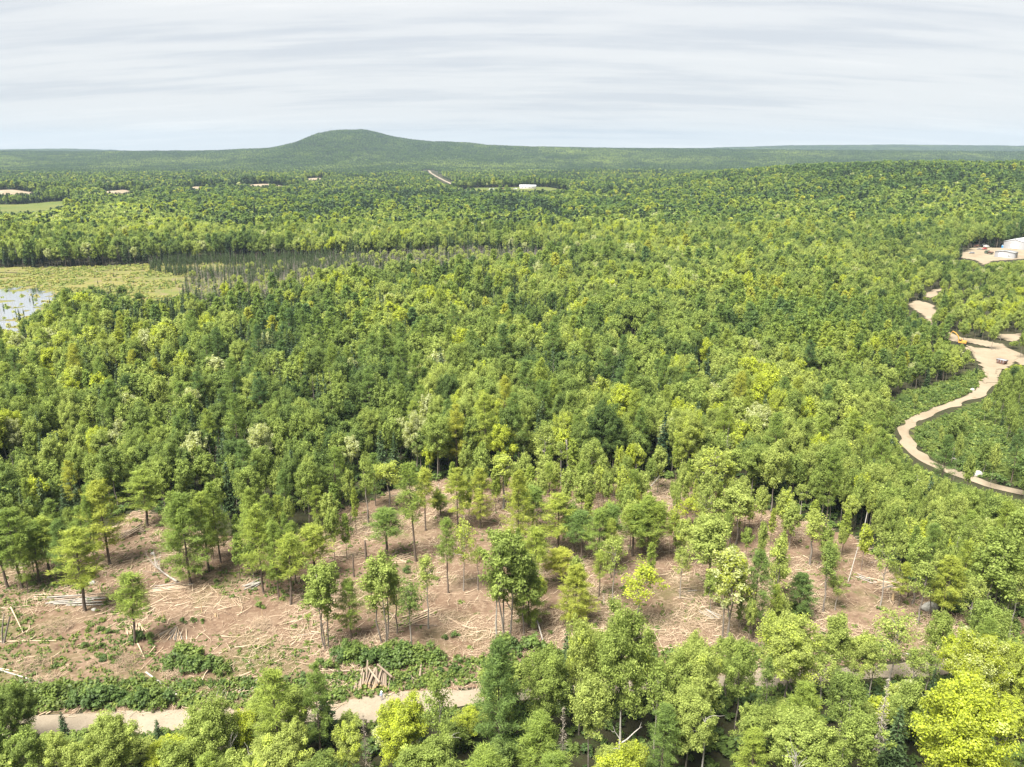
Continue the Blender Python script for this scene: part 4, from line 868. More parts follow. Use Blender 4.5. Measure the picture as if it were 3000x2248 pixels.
a = (u > .72) & (u < .72 + .06 + .14 * rt); add('slim', x[a], y[a], h[a] * .75, h[a] * .45, .66); a = u > .93; add('shrub', x[a], y[a], 2.4, 3.4, .8)
g = gnd(MARSH); x, y = scatter(g[:, 0].min(), g[:, 0].max(), g[:, 1].min(), g[:, 1].max(), 4.2); px, py, _ = proj(x, y, 0)
k = inside(x, y, g) & ~inside(x, y, gnd(BOGSTRIP)) & (rng.random(len(x)) < (.12 + .30 * inside(px, py, POND) + .22 * (px > 300))); x, y = x[k], y[k]; n = len(x)
add('snag', x, y, rng.uniform(2.5, 8, n), rng.uniform(.6, 1.3, n), .5)
k = rng.random(n) < .12; add('spruce', x[k] + 2, y[k], rng.uniform(2, 5, k.sum()), 1.0, .6)
# dark trees on the near rim of the pond
for (px, py, h_, k_) in ((280, 905, 13, 'broadleaf'), (262, 915, 11, 'broadleaf'), (305, 912, 12, 'broadleaf'), (365, 905, 13, 'broadleaf'), (410, 915, 11, 'broadleaf'), (390, 925, 10, 'spruce'), (330, 900, 12, 'spruce'), (95, 960, 7, 'spruce'), (120, 955, 8, 'broadleaf'), (70, 965, 6, 'spruce'), (205, 935, 7, 'spruce'), (225, 925, 8, 'spruce'), (60, 948, 8, 'spruce')):
    X_, Y_ = at(px, py); add(k_, np.array([X_]), np.array([Y_]), h_, h_ * (.62 if k_ == 'broadleaf' else .3), .18)
# brush round the track
for P_, gap in ((BRUSH, 2.7), (BRUSH2, 2.9)):
    g = gnd(P_); x, y = scatter(g[:, 0].min(), g[:, 0].max(), g[:, 1].min(), g[:, 1].max(), gap); k = inside(x, y, g) & (seg_dist(x, y, trackline[::3]) > 2.7) & (rng.random(len(x)) < .8); x, y = x[k], y[k]; n = len(x)
    h = rng.uniform(.7, 2.6, n) * (.6 + .8 * fnoise(x, y, 14, 51)); b = ~blocks(x, y, h, h); add('shrub', x[b], y[b], h[b], h[b] * rng.uniform(1.1, 1.7, b.sum()), np.clip(.45 + .8 * (fnoise(x[b], y[b], 12, 52) - .4), .1, .95))
    k = rng.random(n) < .05; h = rng.uniform(4, 9, n); b = k & ~blocks(x, y, h, h * .4); u = rng.random(n) < .3
    add('spruce', x[b & u], y[b & u], h[b & u], h[b & u] * .3, .4); add('slim', x[b & ~u], y[b & ~u], h[b & ~u], h[b & ~u] * .36, .62)
x, y = scatter(130, 290, 150, 360, 3.2); px, py, _ = proj(x, y, 0); k = inside(px, py, D([(2110, 830), (2212, 770), (2300, 770), (2300, 1000), (2200, 990), (2120, 900)])) & (seg_dist(x, y, trackline[::3]) > 5); x, y = x[k], y[k]; h = rng.uniform(7, 13, len(x)); b = ~blocks(x, y, h, h * .3) & (rng.random(len(x)) < .45)
add('slim', x[b], y[b], h[b], h[b] * .28, .42)
# bushes on the bank along the road and in the clearing
def bushes(pts, h0, h1):
    for (px, py, w_) in pts:
        n = max(1, int(w_ / 26)); 
        for q in range(n):
            X_, Y_ = at(px + (q - (n - 1) / 2) * w_ / n + rng.normal() * 3, py + rng.normal() * 3); hh = rng.uniform(h0, h1); add('shrub', np.array([X_]), np.array([Y_]), hh, hh * rng.uniform(1.2, 1.7), rng.uniform(.15, .7))
bushes([tp(7, 1250, 985) + (150,), tp(7, 1330, 1040) + (120,), tp(7, 1180, 1030) + (90,), tp(7, 760, 1250) + (180,), tp(7, 1000, 1260) + (110,), tp(7, 560, 1270) + (90,), tp(7, 300, 1230) + (80,), tp(8, 100, 960) + (140,), tp(8, 260, 985) + (160,), tp(8, 420, 970) + (130,), tp(8, 560, 950) + (90,), tp(8, 60, 900) + (70,), tp(8, 340, 930) + (90,), tp(8, 1150, 900) + (120,), tp(7, 940, 860) + (60,), tp(9, 680, 690) + (90,), tp(9, 2000, 760) + (120,), tp(9, 1800, 640) + (140,), tp(7, 2110, 1020) + (70,)], 2.0, 3.6)
bushes([tp(8, 640, 1060) + (90,), tp(7, 1250, 730) + (80,), tp(7, 650, 800) + (100,), tp(7, 610, 910) + (80,), tp(7, 1360, 470) + (60,), tp(7, 380, 490) + (160,), tp(7, 700, 990) + (60,), tp(7, 1690, 620) + (40,), tp(7, 1300, 1130) + (150,), tp(9, 640, 900) + (100,), tp(9, 1850, 860) + (100,), tp(8, 700, 820) + (60,), tp(8, 430, 400) + (40,)], .9, 1.7)
x, y = scatter(-130, 160, 100, 200, 4.2); k = inside(x, y, gCLEAR) & (rng.random(len(x)) < .16 + .25 * (fnoise(x, y, 22, 57) > .56)); x, y = x[k], y[k]; n = len(x)
add('shrub', x, y, rng.uniform(.4, 1.1, n), rng.uniform(.8, 1.8, n), rng.uniform(.3, .95, n))
A_ = np.concatenate(ALL)
# far forest: single trees to 2.7 km
x, y = scatter(-2300, 2300, 820, 2700, 5.9, .48); k = ~open_ground(x, y); x, y = x[k], y[k]
kind, h, wd, tint = forest(x, y); h = h * .9; f_ = fit(x, y, h, wd); k = f_ > 0
h = np.where(kind == 2, h * 1.25, h); wd = np.where(kind == 2, wd * 1.5, np.where(kind == 3, 3.4, wd * 1.1)); tint = np.where(kind == 2, rng.uniform(.02, .5, len(x)), tint); FARS = np.stack([kind, x, y, h * f_, wd, tint], 1)[k]

# the largest of each kind as single trees, the rest as one wood per kind
px, py, zc = proj(A_[:, 1], A_[:, 2], T(A_[:, 1], A_[:, 2]) + .6 * A_[:, 3]); pyt = proj(A_[:, 1], A_[:, 2], T(A_[:, 1], A_[:, 2]) + A_[:, 3])[1]
seen = (px > -10) & (px < 3010) & (pyt < 2235) & (A_[:, 2] > 70)
score = A_[:, 3] * np.maximum(A_[:, 4], 1) / zc ** 2 * seen
code = A_[:, 0].astype(int); single = np.zeros(len(A_), bool)
NAMEOF = np.array([KIND[k] for k in KC])[code]
for nm, cap in (('broadleaf_tree', 300), ('pine_tree', 230), ('spruce_tree', 240), ('dead_tree', 240), ('shrub', 280)):
    i_ = np.where((NAMEOF == nm) & seen)[0]; i_ = i_[np.argsort(-score[i_])][:max(0, cap - COUNT.get(nm, 0))]; single[i_] = True
# ---- names for the single trees: what it looks like, where it stands, and its rank from the left among its likes
LEFTRIGHT = [(330, 'at far left'), (760, 'at left'), (1150, 'left of centre'), (1560, 'at centre'), (1980, 'right of centre'), (2430, 'at right'), (9999, 'at far right')]
ORD = 'first second third fourth fifth sixth seventh eighth ninth tenth eleventh twelfth thirteenth fourteenth fifteenth sixteenth seventeenth eighteenth nineteenth twentieth twenty-first twenty-second twenty-third twenty-fourth twenty-fifth twenty-sixth twenty-seventh twenty-eighth twenty-ninth thirtieth thirty-first thirty-second thirty-third thirty-fourth thirty-fifth thirty-sixth thirty-seventh thirty-eighth thirty-ninth fortieth'.split()
def tone_word(c, t): 
    if KC[c] == 'snag': return 'bare grey'
    if KC[c] == 'spruce': return 'dark'
    if 'pine' in KC[c]: return 'olive' if t > .5 else 'dusky green'
    return 'dark green' if t < .30 else 'mid green' if t < .50 else 'light green'
def where(c, x, y, px, py):
    if KC[c] == 'shrub' and px > 2480 and py < 1480: return 'by the winding track'
    if inside(np.array([x]), np.array([y]), gCLEAR)[0]: return 'in the clearing'
    if y < 110: return 'in the front row' if KC[c] != 'shrub' else 'along the road'
    if py < 830: return 'beyond the bog'
    if px < 900 and py < 1000: return 'by the pond and bog'
    if px > 2480 and py < 1480: return 'near the winding track'
    if px > 2050 and y < 175: return 'in the pole stand'
    return 'on the forest edge' if y < 200 else 'in the closed forest'
buck = {}
pxb, pyb, _ = proj(A_[:, 1], A_[:, 2], T(A_[:, 1], A_[:, 2]))
for i_ in np.where(single)[0]:
    c, x, y, h, wd, t = A_[i_]; c = int(c); nm = {'broadleaf': 'broadleaf tree', 'slim': 'pole tree', 'airy': 'sparse tree', 'slimpine': 'narrow pine', 'pine': 'pine', 'spruce': 'spruce', 'snag': 'dead tree', 'shrub': 'shrub'}[KC[c]]
    med = {'broadleaf': 13, 'slim': 9.5, 'airy': 9, 'slimpine': 12, 'pine': 16, 'spruce': 8, 'snag': 9, 'shrub': 1.6}[KC[c]]
    size = 'tall' if h > med else 'short'
    if KC[c] == 'shrub': size = 'large' if h > med else 'small'
    key = (c, tone_word(c, t), size, nm, where(c, x, y, pxb[i_], pyb[i_]), next(w_ for l_, w_ in LEFTRIGHT if pxb[i_] < l_))
    buck.setdefault(key, []).append(i_)
for (c, tw, size, nm, wh, lr), ii in buck.items():
    ii = sorted(ii, key=lambda q: pxb[q]); grp = f'{nm}s {wh} {lr}'
    for r_, q in enumerate(ii):
        rank = '' if len(ii) == 1 else f', {ORD[min(r_, 39)]} from left' if r_ < (len(ii) + 1) // 2 else f', {ORD[min(len(ii) - 1 - r_, 39)]} from right'
        _, x, y, h, wd, t = A_[q]
        k_ = KC[c]
        if k_ == 'broadleaf' and wd > 8.2: k_ = 'big' if rng.random() < .5 else 'broadleaf'
        plant(k_, x, y, h, wd, t, f'{size} {tw} {nm} {wh} {lr}{rank}', {'shrub': 'shrubs', 'dead tree': 'dead trees', 'spruce': 'spruces', 'pine': 'pines'}.get(nm, 'broadleaf trees') + ' ' + wh)
REST = A_[~single]
def woods(rows, lod, names):
    for c, nm, lab in names:
        for sub in ([c] if c != 'broadleaf' else ['broadleaf']):
            codes = [KC.index(c)] + ([KC.index('slim'), KC.index('airy')] if c == 'broadleaf' else [KC.index('slimpine')] if c == 'pine' else [])
            r_ = rows[np.isin(rows[:, 0].astype(int), codes)]
            if len(r_) == 0: continue
            H0, R0 = {'broadleaf': (15, 3.9), 'pine': (20, 3.2), 'spruce': (12, 1.9), 'snag': (11, 1.6), 'shrub': (2.2, 1.6)}[c]
            s = np.stack([r_[:, 4] / (2 * R0), r_[:, 4] / (2 * R0), r_[:, 3] / H0], 1)
            instances(nm, np.stack([r_[:, 1], r_[:, 2], T(r_[:, 1], r_[:, 2])], 1), rng.uniform(0, 6.28, len(r_)), s, FAR[(c, lod)], lab, r_[:, 5])
woods(REST, 1, [('broadleaf', 'broadleaf_forest', 'mass of green broadleaf trees in the middle distance'), ('pine', 'pine_forest', 'scattered olive pines among the broadleaf forest'), ('spruce', 'spruce_forest', 'dark thin spruces of the forest and the bog'), ('snag', 'dead_stems', 'grey dead stems standing in the bog and pond'), ('shrub', 'brush', 'low green brush round the track and the bog')])
woods(FARS, 2, [('broadleaf', 'far_broadleaf_forest', 'far broadleaf forest reaching toward the hill'), ('pine', 'far_pine_forest', 'far pines among the forest'), ('spruce', 'far_spruce_forest', 'far dark conifers among the forest'), ('snag', 'far_dead_stems', 'far grey dead stems among the forest')])
# beyond 2.7 km: whole stands
def stand(seed, size=52, n=110, con=.25):
    r = np.random.default_rng(seed); ch = []
    for m_ in (0, 1):
        k = int(n * (con if m_ else 1 - con)); c = np.stack([r.uniform(-size / 2, size / 2, k), r.uniform(-size / 2, size / 2, k)], 1); per = 16 if m_ == 0 else 9
        hh = r.uniform(8, 14, k); ci = np.repeat(np.arange(k), per); d = unit(r.normal(size=(k * per, 3)) + np.array([0, 0, .4])); 
        if m_ == 0: P = np.concatenate([c[ci], (hh[ci] * .62)[:, None]], 1) + d * np.array([2.6, 2.6, 1]) * np.stack([np.ones(k * per), np.ones(k * per), hh[ci] * .36], 1); sz = 1.55
        else:
            u = r.uniform(.15, 1, k * per); a = r.uniform(0, 6.28, k * per); P = np.stack([c[ci, 0] + np.cos(a) * 1.9 * (1 - u), c[ci, 1] + np.sin(a) * 1.9 * (1 - u), hh[ci] * u * 1.1], 1); sz = 1.2; d = d + np.array([0, 0, .4])
        V, F = leaves(P, d + r.normal(size=P.shape) * .3, sz * r.uniform(.7, 1.2, len(P)), .75, r); ch.append((V, F, m_, np.clip(.5 + (r.normal(size=k) * .22)[ci] + r.normal(size=len(P)) * .1, 0, 1)))
    return ch
STANDS = far_shapes('forest_stand_shapes', [('stand_shape', stand(600 + k, con=.34 + .10 * k), [M['leaf_far'], M['spruce']]) for k in range(6)])
gx = np.arange(-7600, 7600, 46); gy = np.arange(2690, 9400, 46); X, Y = np.meshgrid(gx, gy); X = X.ravel() + rng.uniform(-8, 8, X.size); Y = Y.ravel() + rng.uniform(-8, 8, Y.size)
k = (np.abs(np.arctan2(X, Y)) < R_(39)) & (np.hypot(X, Y) < 9700); X, Y = X[k], Y[k]
k = ~((seg_dist(X, Y, HW) < 45)) & np.all([~((np.abs(X - b[0]) < b[2] + 10) & (Y > b[1] - b[3] - 25) & (Y < b[1] + .3 * b[3])) for b in PITS], 0); X, Y = X[k], Y[k]
q = rng.integers(0, 4, len(X)); rz = q * math.pi / 2; gx_ = (T(X + 20, Y) - T(X - 20, Y)) / 40; gy_ = (T(X, Y + 20) - T(X, Y - 20)) / 40
lx = gx_ * np.cos(rz) + gy_ * np.sin(rz); ly = -gx_ * np.sin(rz) + gy_ * np.cos(rz)
o = instances('distant_forest', np.stack([X, Y, T(X, Y) - 1.0], 1), rz, np.stack([np.ones(len(X))] * 2 + [rng.uniform(.85, 1.2, len(X))], 1), STANDS, 'unbroken forest running out to the hill and the horizon', np.clip(-.20 + .62 * fnoise(X, Y, 420, 101) + .25 * (fnoise(X, Y * .4, 120, 104) - .5) * 2 - .12 * sstep(3800, 5200, Y), .02, .6))
v = np.stack([np.arctan(ly), -np.arctan(lx), rz], 1).astype(np.float32); o.data.attributes['turn'].data.foreach_set('vector', v.ravel())


# ------------------------------------------------------------------ logs and cut wood
def log_mesh(seed, bark, seg=9, ends=True, bend=.0, taper=.82):
    r = np.random.default_rng(seed); k = 5; t_ = np.linspace(-.5, .5, k)
    path = np.stack([t_, bend * np.sin(t_ * 3.1 + r.uniform(0, 3)) * .5, bend * r.normal() * t_ * t_], 1); path -= path.mean(0)
    rad = np.linspace(1, taper, k) * (1 + r.normal(size=k) * .03)
    a = np.arange(seg) * 6.2832 / seg; V = np.stack([np.repeat(path[:, 0], seg), (path[:, None, 1] + rad[:, None] * np.cos(a)).ravel(), (path[:, None, 2] + rad[:, None] * np.sin(a)).ravel()], 1)
    i = np.arange(k - 1)[:, None] * seg; j = np.arange(seg)[None, :]; j2 = (j + 1) % seg; F = np.stack([i + j, i + j2, i + seg + j2, i + seg + j], -1).reshape(-1, 4)
    ch = [(V, F, 0, np.full(len(F), r.uniform(.2, .8)))]
    e0 = V[:seg]; e1 = V[-seg:]; c = np.arange(seg - 2)
    ch.append((np.vstack([e0, e1]), np.concatenate([np.stack([np.zeros(seg - 2, int), c + 2, c + 1], 1), np.stack([np.full(seg - 2, seg), seg + c + 1, seg + c + 2], 1)]), 1))
    return build('log', ch, [bark, M['cutwood']])
LOGS = [log_mesh(700 + k, M['logbark'], bend=.0, taper=[.85, .9, .8, .95, .75][k]) for k in range(5)]
PALELOGS = [log_mesh(720 + k, M['birch'], bend=.0, taper=[.8, .9, .7][k]) for k in range(3)]
POLES_ = [log_mesh(740 + k, M['slash'], 6, bend=.4, taper=[.5, .35, .6, .4][k]) for k in range(4)]
def a_log(name, me, p, L, r, yaw, tilt, label, group, cat='log'):
    o = link(name, me, None, p, (0, -tilt, yaw), (L, r, r)); return tag(o, label, cat, group)
def heap(pt, n, L, r, yaw, label, group, name='log', meshes=None, wide=3.0, dyaw=.15, layers=3, dtilt=.06, fan=0.0, cat='log', end=.4):
    """n logs lying side by side in layers, axes along yaw"""
    meshes = meshes or LOGS; cx, cy = at(*pt); cz = float(T(cx, cy)) + .12
    per = [n / (layers * (layers + 1) / 2) * (layers - l) for l in range(layers)]; k = 0
    ux, uy = math.cos(yaw), math.sin(yaw)
    for l in range(layers):
        m_ = round(per[l]) if l < layers - 1 else n - k
        for q in range(m_):
            rr = r * rng.uniform(.65, 1.3); ll = L * rng.uniform(.75, 1.15); w_ = wide * (1 - .22 * l); f_ = (q + .5) / max(m_, 1) - .5 + rng.normal() * .03
            side = f_ * w_; yy = yaw + rng.normal() * dyaw + fan * f_; al = rng.normal() * end
            x = cx - uy * side + ux * al; y = cy + ux * side + uy * al; z = cz + rr + l * r * 1.75 + abs(rng.normal()) * .04
            lay = '' if layers == 1 else ['bottom layer, ', 'second layer, ', 'third layer, ', 'top layer, '][l]
            up = abs(math.sin(yaw)) > .7; rk = ORD[m_ - 1 - q] + ' from left' if up else ORD[q] + ' from front'
            a_log(name, meshes[rng.integers(0, len(meshes))], (x, y, z), ll, rr, yy, rng.normal() * dtilt, f'{label}, {lay}{rk}', group, cat); k += 1
V_ = math.pi / 2
heap(tp(8, 215, 1110), 44, 4.1, .20, V_, 'cut log with pale sawn end in the big roadside pile', 'logs in the big roadside pile', wide=7.2, dyaw=.10, layers=4, end=.30, dtilt=.02)
for k, (px, py, yw, tl, r_) in enumerate(((285, 1085, V_ + .75, .05, .19), (170, 1075, V_ + .12, .10, .16), (215, 1110, V_ + .6, .04, .2), (215, 1163, .65, .02, .18))):
    x, y = at(*tp(8, px, py)); a_log('log', LOGS[k], (x, y, float(T(x, y)) + [1.75, 1.7, 1.6, .35][k]), 4.4, r_, yw, tl, ['orange barked log lying slantwise on top of the big roadside pile', 'log tipped up at the back of the big roadside pile', 'short log crossing the middle of the big roadside pile', 'log lying askew in front of the big roadside pile'][k], 'logs in the big roadside pile')
for k, (px, py, yw, L_, r_) in enumerate(((458, 1090, V_ + .38, 4.2, .17), (512, 1058, V_ + .03, 5.4, .21), (490, 1105, V_ + .9, 2.6, .12), (60, 1043, .05, 5, .13), (350, 1008, -.12, 3.2, .12))):
    x, y = at(*tp(8, px, py)); a_log('log', (LOGS + PALELOGS)[k], (x, y, float(T(x, y)) + .45), L_, r_, yw, .02, ['leaning single log between the big pile and the lone straight log', 'lone straight log standing apart right of the big roadside pile', 'short broken log at the foot of the lone straight log', 'long log on the bank above the left end of the big pile', 'log on the bank right behind the big roadside pile'][k], None)
heap(tp(7, 1110, 815), 30, 3.4, .085, V_ - .05, 'grey pole in the fanned heap before dark bushes', 'poles in the fanned heap', 'pole', POLES_ + PALELOGS[:1], 5.6, .2, 3, .12, fan=-.9, cat='pole')
heap(tp(7, 880, 785), 18, 3.2, .085, V_ + .55, 'grey pole in the heap behind the small narrow pine', 'poles in the heap behind the small pine', 'pole', POLES_, 3.6, .3, 3, .15, cat='pole')
heap(tp(7, 490, 595), 14, 9.0, .12, .12, 'long pale log in the row beneath the yellow green pine', 'long logs in the row at the far left', 'log', PALELOGS + LOGS[:2], 4.5, .10, 2, .02, fan=.25, end=1.4)
heap(tp(7, 300, 575), 8, 5.0, .09, -.25, 'thin grey pole left of the long log row', 'thin poles left of the long log row', 'pole', POLES_, 3.0, .4, 2, .04, cat='pole')
heap(tp(7, 1100, 513), 13, 7.0, .10, .14, 'pole in the flat pile under the felled branchy tree', 'poles in the flat pile', 'pole', POLES_ + PALELOGS[:1], 3.6, .12, 2, .03, cat='pole')
for k in range(13):
    x, y = at(*tp(7, 905 + rng.normal() * 10, 125 + (k % 3) * 14)); yw = .25 + k * .085 + rng.normal() * .06; L_ = rng.uniform(4.5, 7)
    a_log('log', LOGS[k % 5], (x - math.cos(yw) * L_ * .34, y - math.sin(yw) * L_ * .34, float(T(x, y)) + .2 + .09 * k), L_, rng.uniform(.10, .16), yw, .05, f'log of the fan shaped pile under the layered pine, {ORD[k]} from bottom', 'logs of the fan shaped pile')
heap(tp(7, 740, 345), 16, 4.6, .08, V_ - .55, 'dark pole in the brushy heap between two pines', 'dark poles in the brushy heap', 'pole', POLES_, 3.6, .35, 3, .2, cat='pole')
heap(tp(7, 1640, 485), 8, 3.6, .12, .75, 'white log in the small pile among dark pine trunks', 'white logs in the small pile', 'log', PALELOGS, 2.6, .35, 2, .06)
heap(tp(7, 1590, 1125), 20, 4.0, .09, .85, 'pole in the stack half hidden behind the front row', 'poles in the half hidden stack', 'pole', POLES_ + PALELOGS[:1], 6.5, .15, 2, .05, cat='pole')
heap(tp(8, 1185, 1012), 13, 3.6, .075, V_ - .03, 'straight pole in the neat deck right of the big dark pine', 'poles in the neat deck', 'pole', LOGS, 3.4, .03, 1, .02, cat='pole', end=.1)
heap(tp(8, 510, 680), 12, 7.0, .10, .72, 'long grey pole in the slanting pile beside the oak sapling', 'poles in the slanting pile', 'pole', POLES_, 3.0, .18, 2, .05, cat='pole')
heap(tp(9, 1350, 485), 26, 6.5, .085, .08, 'long pole in the brush pile right of the clearing', 'poles in the brush pile at right', 'pole', POLES_ + PALELOGS[:1], 3.6, .25, 4, .07, cat='pole', end=.8)
heap(tp(6, 75, 1205), 18, 4.6, .07, .5, 'dark stick in the heap on the bright slash', 'sticks in the dark heap', 'pole', POLES_, 2.6, .6, 3, .25, cat='pole')
heap(tp(8, 400, 310), 16, 4.5, .09, -.15, 'grey pole in the loose heap under the tallest pole pine', 'poles in the loose heap', 'pole', POLES_, 4.0, .5, 2, .05, cat='pole')
heap(tp(8, 60, 290), 8, 6.0, .09, .3, 'grey pole left of the dark broken stub', 'poles left of the dark stub', 'pole', POLES_, 3.0, .25, 1, .04, cat='pole')
heap(tp(7, 340, 1300), 4, 3.2, .10, .75, 'short pole at the roadside on the far left', 'short poles at the roadside', 'pole', POLES_, 1.6, .3, 1, .02, cat='pole')
heap(tp(9, 1180, 440), 3, 3.6, .11, -.9, 'loose pale log left of the brush pile at right', 'loose pale logs left of the brush pile', 'log', PALELOGS, 1.8, .3, 1, .02)
heap(tp(9, 180, 670), 4, 4.2, .10, -1.0, 'pale log on the slash under the silvery poplar', 'pale logs under the silvery poplar', 'log', PALELOGS, 2.4, .2, 1, .02)
heap(tp(9, 40, 540), 5, 4.0, .10, -.5, 'pale split log left of the round light maple', 'pale split logs left of the round maple', 'log', LOGS, 5, .3, 1, .02)
def stem(a, b, r, label, h0=.25, h1=.25, me=None, name='fallen_tree'):
    x0, y0 = at(*a); x1, y1 = at(*b); p0 = np.array([x0, y0, float(T(x0, y0)) + h0]); p1 = np.array([x1, y1, float(T(x1, y1)) + h1]); d = p1 - p0; L_ = np.linalg.norm(d)
    return a_log(name, me or POLES_[0], tuple((p0 + p1) / 2), L_, r, math.atan2(d[1], d[0]), math.asin(d[2] / L_), label, None, 'fallen tree')
stem(tp(7, 950, 1060), tp(7, 1150, 1203), .17, 'long pale fallen stem pointing down to the roadside bushes', me=PALELOGS[1])
stem(tp(7, 0, 1050), tp(7, 285, 1137), .15, 'thin pale fallen stem at the far left near the bank', me=PALELOGS[2])
stem(tp(7, 0, 1040), tp(7, 180, 1072), .11, 'grey fallen stem just above the thin pale one', me=POLES_[1])
stem(tp(7, -10, 864), tp(7, 370, 860), .12, 'long straight fallen stem lying level at the far left')
stem(tp(7, 85, 690), tp(7, 155, 810), .14, 'short pale stem leaning into the slash at far left', h0=2.0)
stem(tp(7, 100, 840), tp(7, 260, 770), .11, 'grey stem propped beside the level fallen stem', h1=.8)
stem(tp(7, 900, 895), tp(7, 935, 960), .13, 'bent broken stem between the pole heaps and the bushes', h0=.9)
stem(tp(7, 1010, 905), tp(7, 965, 945), .10, 'broken stick by the fanned pole heap', h0=.7)
stem(tp(7, 1060, 900), tp(7, 880, 1080), .06, 'thin slanting pole running from the fanned heap')
stem(tp(5, 1385, 985), tp(5, 1468, 1045), .24, 'thick fallen trunk under the leaning white birch', me=PALELOGS[0], h0=1.6)
stem(tp(5, 2090, 985), tp(5, 1965, 1100), .12, 'fallen forked birch on the back edge at right', me=PALELOGS[2], h0=1.5)
stem(tp(8, 690, 690), tp(8, 770, 740), .12, 'pale fallen pole on the slash right of the slanting pile')
stem(tp(8, 250, 870), tp(8, 420, 855), .10, 'thin fallen stem above the roadside thicket')
stem(tp(8, 340, 730), tp(8, 620, 745), .14, 'dark fallen trunk under the oak sapling', me=LOGS[2])
stem(tp(8, 300, 655), tp(8, 350, 690), .17, 'pale split log beside the twin stemmed maple', me=LOGS[0])
stem(tp(8, 1270, 780), tp(8, 1330, 930), .13, 'pale leaning stem in the gap behind the tallest maple', me=PALELOGS[1], h0=2.5)
stem(tp(8, 1240, 845), tp(8, 1400, 850), .07, 'thin pale pole lying level behind the tallest maple')
stem(tp(8, 310, 300), tp(8, 365, 265), .20, 'thick pale split log by the small dark pine', me=LOGS[3])
stem(tp(9, 780, 290), tp(9, 840, 320), .13, 'grey log pair by the light birch', me=POLES_[2])
stem(tp(9, 1560, 280), tp(9, 1720, 210), .10, 'fallen birch caught in the pole stand', me=PALELOGS[0], h0=2.2, h1=3.5)
stem(tp(9, 1155, 215), tp(9, 1200, 40), .10, 'curved dead birch stem at the edge of the pole stand', me=PALELOGS[1], h1=7.5)
stem(tp(9, 1070, 465), tp(9, 1135, 300), .09, 'leaning bare birch stem left of the brush pile', me=PALELOGS[2], h1=5.0)
stem(tp(8, 275, 1210), tp(8, 312, 1190), .06, 'short dark stick standing in for the cast shadow of the person on the landing', me=POLES_[1], h0=.06, h1=.06)  # added streak: the person's cast shadow shaped as a stick, no real wood
# broken standing stubs
def stub(base, h, r, label, m, lean=(0, 0)):
    x, y = at(*base); P_ = np.array([[0, 0, -.3], [lean[0] * .5, lean[1] * .5, h * .5], [lean[0], lean[1], h]]); ch = [(*tube(P_, [r * 1.25, r, r * .75], 8), 0)]
    k = 8; a = np.arange(k) * 6.2832 / k; tipz = h + np.array([.5, .1, .7, .2, .9, .3, .15, .6]) * r * 2.2
    V = np.concatenate([np.stack([lean[0] + r * .75 * np.cos(a), lean[1] + r * .75 * np.sin(a), np.full(k, h)], 1), np.stack([lean[0] + r * .4 * np.cos(a), lean[1] + r * .4 * np.sin(a), tipz], 1)]); j = np.arange(k); j2 = (j + 1) % k
    ch.append((V, np.stack([j, j2, k + j2, k + j], 1), 0))
    o = link('broken_stub', smooth(build('broken_stub', ch, [m])), None, (x, y, float(T(x, y)))); return tag(o, label, 'stump')
stub(tp(5, 1475, 1010), 11.5, .34, 'tall bleached broken stub standing before the dark forest', M['deadwood'], (-.9, .4))
stub(tp(8, 160, 305), 4.2, .26, 'dark charred stub left of the small dark pine', M['bark_pine'])
stub(tp(8, 82, 425), 5.6, .17, 'thin dark broken stem left of the twin maples', M['bark_pine'])
stub(tp(5, 1680, 1060), 9.0, .14, 'thin straight broken stem right of the tall bleached stub', M['bark'])
stub(tp(5, 1310, 1100), 6.5, .2, 'grey broken stem at the foot of the leaning birch', M['deadwood'], (.2, 0))
stub(tp(8, 1265, 215), 9, .17, 'bare grey trunk right of the large central pine', M['bark'])
stub(tp(7, 25, 870), 5.0, .17, 'leaning dead stem crossing the bent pine at far left', M['bark'], (1.6, .8))
stub(tp(9, 1360, 580), 1.5, .28, 'pale sawn stump in front of the brush pile', M['cutwood'])
stub(tp(7, 1400, 690), .7, .2, 'small pale stump amid the slash left of the aspen', M['cutwood'])
stub(tp(7, 655, 530), 1.5, .12, 'short pale broken stub right of the long log row', M['cutwood'], (-.2, 0))
for k in range(16):
    px, py = [(1060, 690), (620, 800), (660, 1050), (710, 1010), (742, 985), (820, 950), (880, 985), (875, 1080), (920, 1070), (1190, 1075), (540, 1080), (430, 900), (340, 1020), (1700, 690), (1310, 660), (1420, 560)][k]
    x, y = at(*tp(7, px, py)); o = stub(tp(7, px, py), rng.uniform(.6, 2.2), rng.uniform(.05, .1), 'short cut sapling stub in the slash ' + ['right of the felled tree', 'above the level stem', 'below the pole heaps', 'under the pole heaps', 'left of the bent stem', 'under the small heap', 'by the bent broken stem', 'above the fallen stem', 'on the fallen stem', 'among the roadside bushes', 'at the bare patch', 'at the orange chips', 'on the far left', 'left of the aspen', 'in mid slash', 'above the aspen thicket'][k], M['cutwood'], (rng.normal() * .15, 0)); o['group'] = 'cut sapling stubs'
